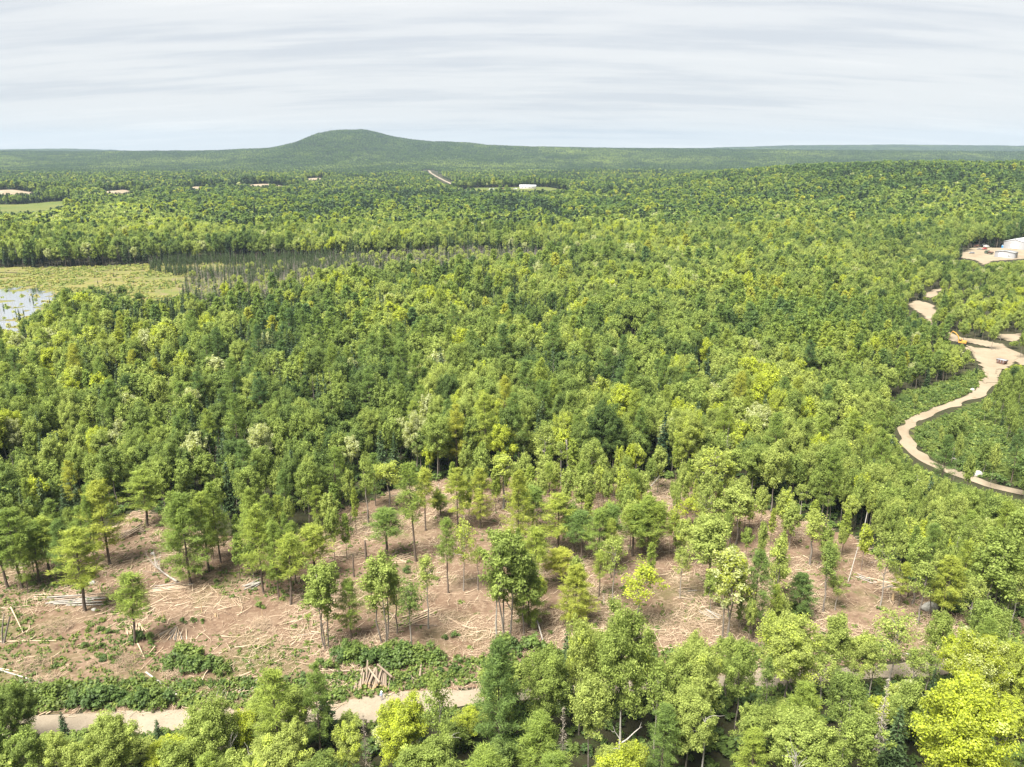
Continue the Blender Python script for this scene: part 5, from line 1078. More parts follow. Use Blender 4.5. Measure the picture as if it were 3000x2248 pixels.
# bent pine with a leaning dead trunk at the far left, felled tree with its branches, forked white snag
def limb_tree(name, base, trunk, limbs, m, label, z0=0.0, cat='dead tree'):
    x, y = at(*base); r = bpy.data.objects.new(name, None); C.objects.link(r); r.location = (x, y, float(T(x, y)) + z0); tag(r, label, cat)
    P_, rd = trunk; link('trunk', smooth(build('trunk', [(*tube(P_, rd, 7), 0)], [m])), r)
    for P_, rd in limbs: link('branch', smooth(build('branch', [(*tube(P_, rd, 5), 0)], [m])), r)
    return r
def limb(p, d, L_, r0, n=4, wig=.15):
    p = np.array(p, float); d = unit(np.array(d, float)); pts = [p]
    for k in range(n): d = unit(d + rng.normal(size=3) * wig + np.array([0, 0, .05])); pts.append(pts[-1] + d * L_ / n)
    return np.array(pts), np.linspace(r0, r0 * .25, n + 1)
sx_, sy_ = at(*tp(8, 1815, 1300), 17.5)
bx_, by_, _z = proj(sx_, sy_, 0)
snag_base = (float(bx_), float(by_))
TRK = (np.array([[0, 0, -.3], [.05, 0, 6], [-.05, 0, 11], [0, .05, 13.6], [-.12, .0, 17.6]]), [.27, .23, .19, .15, .045])
LM = [(np.array([[0, 0, 12.6], [.9, 0, 13.3], [1.9, .1, 14.4], [2.5, .1, 15.0], [2.7, .1, 15.9]]), [.13, .11, .08, .05, .02]), (np.array([[-.05, 0, 13.4], [-.7, .1, 14.4], [-1.0, .1, 15.3]]), [.08, .05, .02]), (np.array([[-.05, 0, 11.6], [-.4, -.1, 12.0], [-.9, -.1, 11.9]]), [.06, .04, .02]), (np.array([[1.9, .1, 14.4], [2.3, .4, 14.5], [2.9, .6, 14.8]]), [.05, .03, .012]), (np.array([[-.7, .1, 14.4], [-1.1, 0, 14.5], [-1.4, 0, 14.9]]), [.04, .03, .012]), (np.array([[.6, 0, 13.1], [.9, .3, 12.4], [.95, .4, 11.6]]), [.04, .025, .012])]
limb_tree('dead_tree', snag_base, TRK, LM, M['birch'], 'bare white forked snag at the bottom right of centre')
gx_, gy_ = at(*tp(7, 1150, 470)); FT = (np.array([[0, 0, .3], [-1.6, .9, .6], [-4.0, 2.6, 1.0], [-6.2, 4.4, 1.5]]), [.26, .22, .15, .08])
limb_tree('felled_tree', tp(7, 1150, 470), FT, [limb((-3.4 - .25 * k, 2.2 + .2 * k, 1), (-1 + .10 * (k % 7), .55 + .11 * k - .4, .25 + .12 * rng.random()), rng.uniform(3.5, 6.5), .06, 5, .10) for k in range(14)], M['deadwood'], 'felled branchy tree with sawn trunk in the left clearing', cat='fallen tree')
limb_tree('dead_tree', tp(7, 20, 870), (np.array([[0, 0, 0], [.3, .1, 2.5], [.9, .2, 5.0], [1.4, .2, 6.2]]), [.17, .14, .11, .06]), [limb((.9, .2, 5), (.7, 0, .6), 1.6, .05), limb((1.2, .2, 5.8), (-.5, .2, .7), 1.4, .04)], M['bark'], 'bent dead trunk with a broken top at the far left')
for (bt, lab, hh, n_) in ((tp(7, 1390, 1230), 'bare white limbs sticking up over the road at left', 5.5, 7), (tp(8, 700, 1440), 'twisted white limb in the front row left of the big pine', 9.5, 6), (tp(9, 150, 1330), 'grey dead twiggy top in the pale leafy tree', 12, 12), (tp(9, 740, 1560), 'grey dead twigs spread over the wide green maple', 13, 12), (tp(7, 1490, 1490), 'dead white twigs inside the leafy maple over the road', 9.5, 8), (tp(7, 1630, 1560), 'small bare white bush at the bottom left of centre', 8, 5), (tp(5, 1500, 640), 'bare grey topped tree at the forest edge', 12.5, 9), (tp(5, 760, 560), 'bare pale topped tree inside the forest', 13, 9), (tp(6, 250, 60), 'bare grey topped tree in the right forest', 13, 12)):
    x_, y_ = at(*bt, hh); qx, qy, _ = proj(x_, y_, 0)
    limb_tree('dead_tree', (float(qx), float(qy)), (np.array([[0, 0, -.3], [.1, 0, hh * .5], [0, .1, hh]]), [.16, .12, .06]), [limb((0, .05, hh * (.72 + .26 * rng.random())), (math.cos(k * 2.4), math.sin(k * 2.4), .8 + rng.random() * .6), rng.uniform(1.6, 3.4), .05, 4, .28) for k in range(n_)], M['birch'], lab)

# ------------------------------------------------------------------ slash on the ground: single branches, then the litter of sticks
def sticks(x, y, L_, r_, seed, up=.12):
    r = np.random.default_rng(seed); n = len(x); yaw = r.uniform(0, math.pi, n) * .9 + .2 * r.normal(size=n); d = np.stack([np.cos(yaw), np.sin(yaw), r.normal(size=n) * up], 1); d = unit(d)
    z = T(x, y) + .12 + np.abs(d[:, 2]) * L_ * .5 + r_; c = np.stack([x, y, z + r.uniform(0, .2, n)], 1); s_ = np.cross(d, [0, 0, 1.0]); s_ = unit(s_); u_ = np.cross(s_, d); bend = r.normal(size=(n, 1)) * .10 * L_[:, None]
    V = []
    for q, (f_, rr) in enumerate(((-.5, 1.0), (0.0, .8), (.5, .4))):
        ce = c + d * (f_ * L_)[:, None] + s_ * bend * (q == 1)
        for a in (0, 2.094, 4.189): V.append(ce + (s_ * math.cos(a) + u_ * math.sin(a)) * (r_ * rr)[:, None])
    V = np.stack(V, 1).reshape(-1, 3); b = np.arange(n)[:, None] * 9; f = []
    for q in (0, 3):
        for a in range(3): f.append(np.stack([b[:, 0] + q + a, b[:, 0] + q + (a + 1) % 3, b[:, 0] + q + 3 + (a + 1) % 3, b[:, 0] + q + 3 + a], 1))
    F = np.stack(f, 1).reshape(-1, 4); tone = np.repeat(np.clip(r.beta(2.6, 1.3, n), 0, 1), 6); return V, F, 0, tone
cb = gCLEAR; n = 330000; x = rng.uniform(cb[:, 0].min(), cb[:, 0].max(), n); y = rng.uniform(cb[:, 1].min(), cb[:, 1].max(), n); k = inside(x, y, cb) & (np.abs(np.arctan2(x, y)) < R_(36)); x, y = x[k], y[k]
px, py, _ = proj(x, y, 0); dens = sstep(.42, .62, fnoise(x, y, 11, 121)) * .8 + .10; dens *= .38 + .62 * sstep(650, 1050, px); dens += .5 * np.exp(-((px - 760) ** 2 + ((py - 1890) * 1.4) ** 2) / 90 ** 2)
k = rng.random(len(x)) < dens; x, y = x[k][:82000], y[k][:82000]; n = len(x); L_ = np.clip(rng.lognormal(-.30, .62, n), .2, 4.0); o = link('logging_slash', build('logging_slash', [sticks(x, y, L_, np.clip(L_ * rng.uniform(.010, .028, n), .012, .07), 5)], [M['slash']])); tag(o, 'broken sticks and chips covering the clearing', kind='stuff')
q = 0; BR = []
for k in range(1400):
    x, y = rng.uniform(cb[:, 0].min(), cb[:, 0].max()), rng.uniform(cb[:, 1].min(), cb[:, 1].max()); X1, Y1 = np.array([x]), np.array([y]); px, py, _ = proj(x, y, 0)
    if not inside(X1, Y1, cb)[0] or not (0 < px < 3000) or fnoise(X1, Y1, 11, 121)[0] < .44 or px < 700 and rng.random() < .6: continue
    o = link('fallen_branch', (POLES_ + PALELOGS[:1])[q % 5], None, (x, y, float(T(x, y)) + .28), (0, rng.normal() * .06, rng.uniform(0, 3.14)), (rng.uniform(1.8, 4.5), *[rng.uniform(.035, .07)] * 2))
    cl = 'at far left' if px < 700 else 'left of centre' if px < 1150 else 'at centre' if px < 1700 else 'right of centre' if px < 2200 else 'at far right'; dp = 'near the road' if y < 125 else 'halfway back' if y < 155 else 'toward the forest'
    BR.append((o, float(px), cl, dp)); q += 1
    if q >= 240: break
for cl, dp in sorted({(b[2], b[3]) for b in BR}):
    bb = sorted((b for b in BR if b[2:] == (cl, dp)), key=lambda b: b[1])
    for r_, b in enumerate(bb): tag(b[0], f'bleached branch lying in the slash {cl} {dp}, {ORD[min(r_, 39)]} from left', 'branch', 'branches in the slash')
# weeds and dead brush
def weeds(n, poly, seed, dens_seed, lo, name, coll, label, s0, s1, tint, away=None):
    g = poly; x = rng.uniform(g[:, 0].min(), g[:, 0].max(), n); y = rng.uniform(g[:, 1].min(), g[:, 1].max(), n); k = inside(x, y, g) & (fnoise(x, y, 16, dens_seed) > lo) & (seg_dist(x, y, roadline[::6]) > 2.3) & (seg_dist(x, y, trackline[::4]) > 1.9) & (np.abs(np.arctan2(x, y)) < AZ)
    if away is not None: k &= ~inside(x, y, away) | (rng.random(len(x)) < .10)
    x, y = x[k], y[k]; s = rng.uniform(s0, s1, len(x))
    instances(name, np.stack([x, y, T(x, y) + .05], 1), rng.uniform(0, 6.28, len(x)), np.stack([s, s, s * rng.uniform(.7, 1.4, len(x))], 1), coll, label, tint(len(x)))
weeds(9000, gCLEAR, 1, 131, .50, 'ground_weeds', FAR[('weed', 1)], 'low green weeds coming up through the slash', .4, 1.0, lambda n: rng.uniform(.3, .95, n))
LEFTC = gnd(D([(-100, 1260), (600, 1200), (700, 1330), (640, 1480), (400, 1540), (-100, 1560)])); weeds(3600, LEFTC, 1, 137, .52, 'ground_weeds', FAR[('weed', 1)], 'low green weeds on the left of the clearing', .4, 1.3, lambda n: rng.uniform(.25, .9, n))
FLOOR = np.array([(-260., 84.), (260., 84.), (330., 260.), (-330., 260.)])
x, y = scatter(-330, 330, 84, 260, 2.5); k = ~open_ground(x, y, -2.2); x, y = x[k], y[k]; hh = rng.uniform(.5, 1.9, len(x)) * (.6 + .8 * fnoise(x, y, 13, 161)); b = ~blocks(x, y, hh, hh) & (rng.random(len(x)) < .85); x, y, hh = x[b], y[b], hh[b]
instances('undergrowth', np.stack([x, y, T(x, y)], 1), rng.uniform(0, 6.28, len(x)), np.stack([hh * .62, hh * .62, hh / 2.2], 1), FAR[('shrub', 1)], 'leafy undergrowth beneath the near trees', rng.uniform(.05, .6, len(x)))
NEARB = np.concatenate([gROAD - [0, 2.2], gROAD[::-1] - [0, 6.0]]); weeds(7000, NEARB, 1, 147, .30, 'bank_weeds', FAR[('weed', 1)], 'green weeds along the near side of the road', .8, 2.0, lambda n: rng.uniform(.2, .9, n))
BANKP = np.concatenate([gROAD + [0, 3.2], gROAD[::-1] + [0, 10.0]]); weeds(9000, BANKP, 1, 139, .34, 'bank_weeds', FAR[('weed', 1)], 'green weeds along the far bank of the road', .8, 2.2, lambda n: rng.uniform(.25, .9, n))
weeds(9000, gnd(BRUSH), 1, 141, .25, 'track_weeds', FAR[('weed', 1)], 'green weeds inside the bend of the sandy track', 1.0, 2.4, lambda n: rng.uniform(.3, .95, n)); weeds(5000, gnd(BRUSH2), 1, 143, .25, 'track_weeds', FAR[('weed', 1)], 'green weeds outside the bend of the sandy track', 1.0, 2.2, lambda n: rng.uniform(.3, .95, n))
weeds(11000, gnd(MARSH), 1, 151, .40, 'bog_plants', FAR[('bogplant', 1)], 'yellowish bog plants over the marsh', .6, 1.5, lambda n: rng.uniform(.1, 1, n), gPOND)
def deadbrush(px, py, w_, h_, label):
    x, y = at(px, py); zc = proj(x, y, 0)[2]; wm_ = w_ * zc / FPX; n = 260; r = rng; a = r.uniform(0, 6.28, n); q = r.uniform(0, 1, n) ** .5; X_ = x + np.cos(a) * q * wm_ / 2; Y_ = y + np.sin(a) * q * wm_ / 2
    V, F, m_, t_ = sticks(X_, Y_, r.uniform(.8, 2.4, n), r.uniform(.012, .03, n), int(px), .35); V[:, 2] += np.repeat(np.maximum(0, h_ * (1 - q)) * r.random(n), 9); V[:, 2] = np.maximum(V[:, 2], T(V[:, 0], V[:, 1]) + .05)
    o = link('dead_brush', build('dead_brush', [(V - np.array([x, y, 0]), F, 0, t_ * .45)], [M['slash']]), None, (x, y, 0)); tag(o, label, 'brush heap', None, 'stuff')
for k, (t_, a, b, w_) in enumerate(((7, 380, 770, 90), (7, 230, 1020, 90), (7, 300, 1150, 110), (7, 1690, 745, 60), (8, 390, 105, 40), (7, 1360, 460, 60), (9, 1290, 820, 90), (8, 560, 560, 50), (7, 820, 1000, 90), (7, 1130, 1060, 60))): deadbrush(*tp(t_, a, b), w_, 1.0, ['brown', 'grey', 'russet'][k % 3] + ' heap of dead brush ' + ['at the far left by the level stem', 'on the left slash', 'left of the pale fallen stem', 'by the leafy aspen', 'at the back of mid clearing', 'under the broad bushy pine', 'right of the hemlock', 'below the pale thin sapling', 'left of the fallen stem', 'at the upper end of the fallen stem'][k])
# boulders
def boulder(pt, s_, label, m=None):
    r = np.random.default_rng(int(pt[0])); x, y = at(*pt); n1, n2 = 8, 10; V = []
    for i in range(n1 + 1):
        for j in range(n2):
            a, b_ = i * math.pi / n1, j * 6.2832 / n2; d = np.array([math.sin(a) * math.cos(b_), math.sin(a) * math.sin(b_), math.cos(a)]); V.append(d * (1 + .18 * math.sin(3 * d[0] + r.uniform(0, .6)) + .14 * math.cos(4 * d[1] + 1)) * np.array([1, .8, .62]) * s_ + [0, 0, .35 * s_])
    F = [(i * n2 + j, (i + 1) * n2 + j, (i + 1) * n2 + (j + 1) % n2, i * n2 + (j + 1) % n2) for i in range(n1) for j in range(n2)]
    o = link('boulder', smooth(build('boulder', [(np.array(V), np.array(F), 0)], [M['rock']])), None, (x, y, float(T(x, y)))); tag(o, label, 'boulder')
M['rock'] = surf('pale_granite', [(0.3, (.20, .19, .17)), (0.7, (.34, .33, .31))], 3, bump=.05)
for pt, s_, lab in ((tp(6, 1899, 985), 1.6, 'large pale boulder beside the winding track'), (tp(6, 1750, 885), .9, 'small pale boulder in the brush above the track'), (tp(6, 1800, 918), .8, 'small grey boulder between the two track boulders'), (tp(6, 1872, 432), 1.0, 'white boulder at the upper bend of the track'), (tp(9, 1590, 645), 1.7, 'round grey boulder under the pines at right'), (tp(7, 612, 655), .55, 'small grey rock at the end of the long log row'), (tp(7, 990, 285), .55, 'white rock left of the broad bushy pine'), (tp(7, 1085, 245), .45, 'small white rock by the fan shaped pile'), (tp(9, 1460, 935), .5, 'white stone on the far verge of the road'), (tp(7, 600, 480), .7, 'mossy rock right of the yellow green pine'), (tp(6, 1610, 500), .7, 'pale rock in the brush left of the upper track')): boulder(pt, s_, lab)

# ------------------------------------------------------------------ person on the landing
def flat(name, c, rough=.7, metal=0.0, spec=.3): return surf(name, [(.3, tuple(v * .88 for v in c)), (.7, c)], 4, rough, metal=metal, spec=spec)
M['shirt'] = flat('light_blue_shirt', (.34, .42, .58)); M['trousers'] = flat('grey_trousers', (.22, .23, .26)); M['skin'] = flat('skin', (.48, .30, .22)); M['hat'] = flat('white_hat', (.72, .72, .70)); M['boots'] = flat('dark_boots', (.05, .045, .04))
def person(pt, yaw, label):
    x, y = at(*pt); J = {}; E = []; Rd = []
    def v(nm, p, r, par=None): J[nm] = len(Rd); Rd.append((p, r)); E.append((J[par], J[nm])) if par else None
    v('pelvis', (0, 0, .95), .14); v('waist', (0, 0, 1.08), .13, 'pelvis'); v('chest', (0, 0, 1.30), .155, 'waist'); v('neck', (0, 0, 1.46), .06, 'chest'); v('jaw', (0, -.02, 1.55), .075, 'neck'); v('head', (0, -.01, 1.64), .095, 'jaw'); v('crown_', (0, 0, 1.72), .07, 'head')
    v('nose', (0, -.115, 1.615), .016, 'head')
    for s in (-1, 1):
        n_ = str(s)
        v('ear' + n_, (s * .10, 0, 1.62), .02, 'head')
        v('sh' + n_, (s * .19, 0, 1.40), .075, 'chest'); v('el' + n_, (s * .26, .03, 1.12), .05, 'sh' + n_); v('wr' + n_, (s * .27, -.08, .90), .034, 'el' + n_); v('palm' + n_, (s * .27, -.10, .82), .036, 'wr' + n_)
        for q, (dx, l) in enumerate(((-.03, .07), (-.01, .085), (.01, .08), (.03, .06))): v(f'f{q}' + n_, (s * .27, -.10 + dx, .78), .011, 'palm' + n_); v(f'g{q}' + n_, (s * .265, -.105 + dx, .78 - l), .009, f'f{q}' + n_)
        v('th' + n_, (s * .24, -.14, .83), .012, 'palm' + n_); v('ti' + n_, (s * .235, -.16, .79), .010, 'th' + n_)
        v('hip' + n_, (s * .10, 0, .88), .10, 'pelvis'); v('kn' + n_, (s * .12, -.02, .50), .065, 'hip' + n_); v('an' + n_, (s * .13, .02, .10), .045, 'kn' + n_); v('toe' + n_, (s * .14, -.14, .045), .042, 'an' + n_)
    me = bpy.data.meshes.new('person'); me.from_pydata([p for p, r in Rd], E, []); o = link('person', me)
    sm = o.modifiers.new('skin', 'SKIN'); me.skin_vertices[0].data[0].use_root = True
    for k, (p, r) in enumerate(Rd): me.skin_vertices[0].data[k].radius = (r, r * (.72 if p[2] > 1 and r > .12 else 1))
    o.modifiers.new('round', 'SUBSURF').levels = 1
    dg = bpy.context.evaluated_depsgraph_get(); m2 = bpy.data.meshes.new_from_object(o.evaluated_get(dg)); o.modifiers.clear(); o.data = m2
    m2.materials.clear()
    for k in ('shirt', 'trousers', 'skin', 'boots'): m2.materials.append(M[k])
    for pl in m2.polygons:
        c = pl.center; pl.material_index = 2 if (c.z > 1.47 or (abs(c.x) > .2 and c.z < .93)) else 0 if c.z > .98 else 3 if c.z < .12 else 1; pl.use_smooth = True
    o.location = (x, y, float(T(x, y)) + .17); o.rotation_euler = (0, 0, yaw); tag(o, label, 'person')
    a = np.arange(14) * 6.2832 / 14; rings = [(.185, 1.685), (.115, 1.695), (.11, 1.77), (.06, 1.80)]; V = np.concatenate([np.stack([r * np.cos(a), r * np.sin(a), np.full(14, z)], 1) for r, z in rings]); F = []
    for q in range(3):
        for j in range(14): F.append((q * 14 + j, q * 14 + (j + 1) % 14, (q + 1) * 14 + (j + 1) % 14, (q + 1) * 14 + j))
    link('hat', smooth(build('hat', [(V, np.array(F), 0), (V[-14:], np.array([(0, j, j + 1) for j in range(1, 13)]), 0)], [M['hat']])), o)
    return o
person(tp(8, 263, 1226), .5, 'person in light blue shirt and white hat on the gravel landing')

# ------------------------------------------------------------------ buildings and vehicles
M['steel'] = surf('pale_grey_metal_wall', [(.3, (.26, .26, .27)), (.7, (.31, .31, .32))], .6, rough=.55, spec=.4); M['roofmetal'] = surf('white_metal_roof', [(.3, (.46, .48, .50)), (.7, (.56, .57, .59))], .4, rough=.5, spec=.4); M['greyroof'] = surf('weathered_grey_roof', [(.3, (.16, .17, .17)), (.7, (.22, .22, .22))], .5, rough=.6)
M['whitepaint'] = flat('white_paint', (.72, .72, .70)); M['glass'] = flat('dark_glass', (.03, .035, .04), .1, 0, .6); M['rubber'] = flat('black_rubber', (.02, .02, .02), .9); M['yellow'] = flat('worn_yellow_paint', (.38, .21, .04), .6); M['redpaint'] = flat('red_paint', (.38, .05, .04), .45); M['silver'] = flat('silver_paint', (.42, .43, .44), .35, .2); M['darkgreen'] = flat('dark_green_paint', (.045, .07, .05), .5); M['blue'] = flat('blue_plastic', (.05, .22, .55), .4); M['rust'] = flat('rusty_iron', (.10, .055, .04), .9); M['orange'] = flat('orange_paint', (.48, .16, .05), .6); M['trim'] = flat('grey_trim', (.20, .20, .21)); M['blueroof'] = flat('pale_blue_roof', (.30, .45, .62), .5); M['woodwall'] = flat('pale_wall', (.46, .44, .40)); M['steelgrey'] = flat('galvanised_steel', (.34, .35, .36), .5, .4)
def root(name, x, y, yaw, label, cat, group=None, dz=0.2):
    r = bpy.data.objects.new(name, None); C.objects.link(r); r.location = (x, y, float(T(x, y)) + dz); r.rotation_euler = (0, 0, yaw); return tag(r, label, cat, group)
def part(name, ch, m, par): return link(name, build(name, ch, m if isinstance(m, list) else [m]), par)
def gable(name, x, y, yaw, W, L_, eave, ridge, wall, roof, doors, wins, label, cat='building', over=.4, dz=.25, ribs=True):
    """gable end (width W) on local -y, length L_ along +y"""
    r = root(name, x, y, yaw, label, cat, dz=dz); h = W / 2
    V = np.array([(-h, 0, 0), (h, 0, 0), (h, 0, eave), (0, 0, ridge), (-h, 0, eave), (-h, L_, 0), (h, L_, 0), (h, L_, eave), (0, L_, ridge), (-h, L_, eave)], float)
    part('wall', [(V, np.array([(0, 1, 2, 4), (5, 9, 7, 6), (1, 6, 7, 2), (0, 4, 9, 5)]), 0), (V, np.array([(4, 2, 3), (9, 8, 7)]), 0)], wall, r)
    ch = []; sl = (ridge - eave) / h
    for s in (-1, 1):
        a = np.array([(0, -over, ridge + .06), (s * (h + over), -over, eave - sl * over + .06), (s * (h + over), L_ + over, eave - sl * over + .06), (0, L_ + over, ridge + .06)]); b = a + [0, 0, .16]
        V2 = np.vstack([a, b]); ch.append((V2, np.array([(0, 1, 2, 3), (4, 7, 6, 5), (0, 4, 5, 1), (1, 5, 6, 2), (2, 6, 7, 3), (3, 7, 4, 0)]), 0))
    rf = part('roof', ch, roof, r)
    part('ridge_cap', [(*box(-.18, .18, -over, L_ + over, ridge + .16, ridge + .30), 0)], M['trim'], r)
    for (x0, x1, z1) in doors:
        d = part('door', [(*box(x0, x1, -.10, .03, 0.03, z1), 0)], M['whitepaint'], r)
        for k in range(1, 4): part('door_panel', [(*box(x0 + .1, x1 - .1, -.14, -.09, z1 * (k - .9) / 3.2 + .1, z1 * (k - .1) / 3.2 + .1), 0)], M['whitepaint'], d)
    for (side, a, z0, w_, h_) in wins:
        if side == 'front': b = box(a - w_ / 2, a + w_ / 2, -.07, .03, z0, z0 + h_); p_ = box(a - w_ / 2 + .1, a + w_ / 2 - .1, -.09, -.05, z0 + .1, z0 + h_ - .1)
        else: s = -1 if side == 'west' else 1; b = box(*sorted((s * h - .03 * s, s * h + .07 * s)), a - w_ / 2, a + w_ / 2, z0, z0 + h_); p_ = box(*sorted((s * h + .05 * s, s * h + .09 * s)), a - w_ / 2 + .1, a + w_ / 2 - .1, z0 + .1, z0 + h_ - .1)
        wn = part('window', [(*b, 0)], M['whitepaint'], r); part('pane', [(*p_, 0)], M['glass'], wn)
    return r
def yd(cx, cy): return at(2600 + cx / 5.53, 650 + cy / 5.53)
x0, y0 = yd(1885, 478); x1, y1 = yd(2195, 500); yw = math.atan2(y1 - y0, x1 - x0); Wd = math.hypot(x1 - x0, y1 - y0)
gable('metal_shed', (x0 + x1) / 2, (y0 + y1) / 2, yw - .12, 17.5, 30, 6.2, 8.6, M['steel'], M['roofmetal'], [(-2.9, 3.2, 4.0)], [('west', 8, 2.2, 1.4, 1.2), ('west', 18, 2.2, 1.4, 1.2)], 'big grey metal shed with white roof and overhead door by the sandy yard')
x2, y2 = yd(1880, 612); gable('metal_shed', x2, y2, yw - .12, 14.5, 9.0, 4.6, 5.6, M['steel'], M['greyroof'], [(-4.2, -.4, 3.6)], [('front', 3.5, 1.6, 1.3, 1.0)], 'low grey metal shed with dull roof in front of the big shed')
x3, y3 = yd(1857, 470); t_ = root('barrel', x3, y3, 0, 'bright blue barrel by the corner of the big shed', 'barrel'); P_ = np.array([[0, 0, 0], [0, 0, .9], [0, 0, 1.8], [0, 0, 2.4]]); part('drum', [(*tube(P_, [.95, 1.0, 1.0, .95], 14), 0)], M['blue'], t_); a = np.arange(14) * 6.2832 / 14; part('lid', [(np.stack([.95 * np.cos(a), .95 * np.sin(a), np.full(14, 2.4)], 1), np.array([(0, j, j + 1) for j in range(1, 13)]), 0)], M['whitepaint'], t_)
def vehicle(name, x, y, yaw, label, paint, L_=4.6, W=1.85, h=1.5, kind='car', cat='car'):
    r = root(name, x, y, yaw, label, cat, dz=.3); a = L_ / 2; wr = .36 if kind == 'car' else .5
    if kind == 'car': prof = [(-a, .35), (a, .35), (a, .75), (a * .62, .92), (a * .28, h), (-a * .55, h), (-a * .88, .95), (-a, .85)]
    elif kind == 'pickup': prof = [(-a, .5), (a, .5), (a, 1.05), (a * .55, 1.18), (a * .30, h), (-a * .18, h), (-a * .22, 1.15), (-a, 1.15)]
    else: prof = [(-a, .8), (a, .8), (a, 1.9), (a * .8, 2.0), (a * .66, h), (a * .22, h), (a * .18, 1.2), (-a, 1.2)]
    V, Q, Tr = prism(prof, -W / 2, W / 2); part('body', [(V, Q, 0), (V, Tr, 0)], paint, r)
    zt, zb_ = h - .10, h - .52; yf, yb = a * .30, (-a * .60 if kind == 'car' else -a * .15 if kind == 'pickup' else a * .24)
    yf = yf if kind != 'truck' else a * .62
    for s in (-1, 1): part('side_window', [(*box(*sorted((s * W / 2 - .02 * s, s * W / 2 + .02 * s)), yb + .15, yf - .1, zb_, zt), 0)], M['glass'], r)
    sl = np.array([(-W / 2 + .12, a * (.60 if kind != 'truck' else .815), .98 if kind == 'car' else 1.25 if kind == 'pickup' else 2.02), (W / 2 - .12, a * (.60 if kind != 'truck' else .815), .98 if kind == 'car' else 1.25 if kind == 'pickup' else 2.02), (W / 2 - .15, yf + .06, h - .02), (-W / 2 + .15, yf + .06, h - .02)]) + [0, .03, .03]; part('windscreen', [(sl, np.array([(0, 1, 2, 3)]), 0)], M['glass'], r)
    if kind == 'truck': part('cargo_bed', [(*box(-W / 2 - .05, W / 2 + .05, -a, a * .12, 1.22, 2.3), 0)], M['rust'], r)
    for s in (-1, 1):
        for yy in (a * .62, -a * .60):
            V, Q, Tr = wheel(s * (W / 2 - .05), yy, wr, .26); w_ = part('wheel', [(V, Q, 0), (V, Tr, 0)], M['rubber'], r); V, Q, Tr = wheel(s * (W / 2 + .02), yy, wr * .55, .16); V[:, 2] += wr * .45; part('rim', [(V, Q, 0), (V, Tr, 0)], M['silver'], w_)
        part('headlight', [(*box(s * W * .36 - .16, s * W * .36 + .16, a - .02, a + .04, .62 if kind == 'car' else .85, .78 if kind == 'car' else 1.02), 0)], M['whitepaint'], r)
    return r
for cx, cy, yw_, lab, pt_, kd, L_, h_, ct in ((1632, 555, .35, 'dark green flatbed truck parked on the sandy yard', M['darkgreen'], 'truck', 7.2, 2.9, 'truck'), (1545, 440, 1.4, 'silver pickup at the back of the yard', M['silver'], 'pickup', 5.4, 1.85, 'pickup'), (1590, 455, 1.2, 'white car beside the silver pickup', M['whitepaint'], 'car', 4.6, 1.5, 'car'), (1565, 492, 2.0, 'red pickup in the yard junk row', M['redpaint'], 'pickup', 5.3, 1.8, 'pickup'), (1485, 492, 1.0, 'grey car at the left of the red pickup', M['trim'], 'car', 4.5, 1.45, 'car'), (1420, 462, 1.8, 'rusty old truck at the left end of the yard', M['rust'], 'truck', 6.0, 2.5, 'truck'), (1360, 545, 1.5, 'small dark car alone on the left of the yard', M['trim'], 'car', 4.3, 1.4, 'car'), (2190, 480, .2, 'dark car by the wall of the big shed', M['rust'], 'car', 4.4, 1.4, 'car')):
    x, y = yd(cx, cy); vehicle({'truck': 'truck', 'pickup': 'pickup', 'car': 'parked_car'}[kd], x, y, yw_, lab, pt_, L_, 2.4 if kd == 'truck' else 1.9, h_, kd, ct)
def excavator(x, y, yaw, label, s=1.0):
    r = root('excavator', x, y, yaw, label, 'excavator', dz=.3); r.scale = (s, s, s)
    for sd_ in (-1, 1):
        V, Q, Tr = prism([(-1.9, .15), (1.9, .15), (2.15, .5), (1.9, .85), (-1.9, .85), (-2.15, .5)], sd_ * 1.15 - .3, sd_ * 1.15 + .3); part('track', [(V, Q, 0), (V, Tr, 0)], M['rubber'], r)
    part('turntable', [(*box(-.9, .9, -.9, .9, .85, 1.1), 0)], M['rust'], r)
    V, Q, Tr = prism([(-2.2, 1.12), (1.3, 1.12), (1.3, 1.9), (-.4, 2.1), (-2.2, 2.1)], -1.35, 1.35); part('engine_housing', [(V, Q, 0), (V, Tr, 0)], M['yellow'], r)
    V, Q, Tr = prism([(-.3, 1.92), (1.5, 1.92), (1.5, 2.4), (1.15, 3.1), (-.3, 3.1)], -1.33, -.35); cb_ = part('cab', [(V, Q, 0), (V, Tr, 0)], M['yellow'], r); part('cab_window', [(*box(-1.36, -1.31, -.1, 1.1, 2.2, 2.95), 0)], M['glass'], cb_)
    part('boom', [(*tube([[.2, 1.0, 1.8], [.2, 1.9, 4.2], [.2, 3.2, 5.6], [.2, 4.6, 6.2]], [.26, .30, .28, .2], 4), 0)], M['yellow'], r); part('stick', [(*tube([[.2, 4.3, 6.5], [.2, 5.2, 5.0], [.2, 5.6, 3.4]], [.16, .20, .14], 4), 0)], M['yellow'], r)
    V, Q, Tr = prism([(5.2, 3.5), (5.9, 3.4), (6.0, 2.7), (5.4, 2.3), (4.9, 2.8)], -.35, .75); part('bucket', [(V, Q, 0), (V, Tr, 0)], M['rust'], r)
    part('ram', [(*tube([[.2, 1.2, 1.7], [.2, 2.5, 4.4]], [.08, .06], 5), 0)], M['steelgrey'], r); return r
x, y = at(2812, 1013); excavator(x + .5, y, .95, 'worn yellow excavator with raised boom beside the sandy opening', .95)
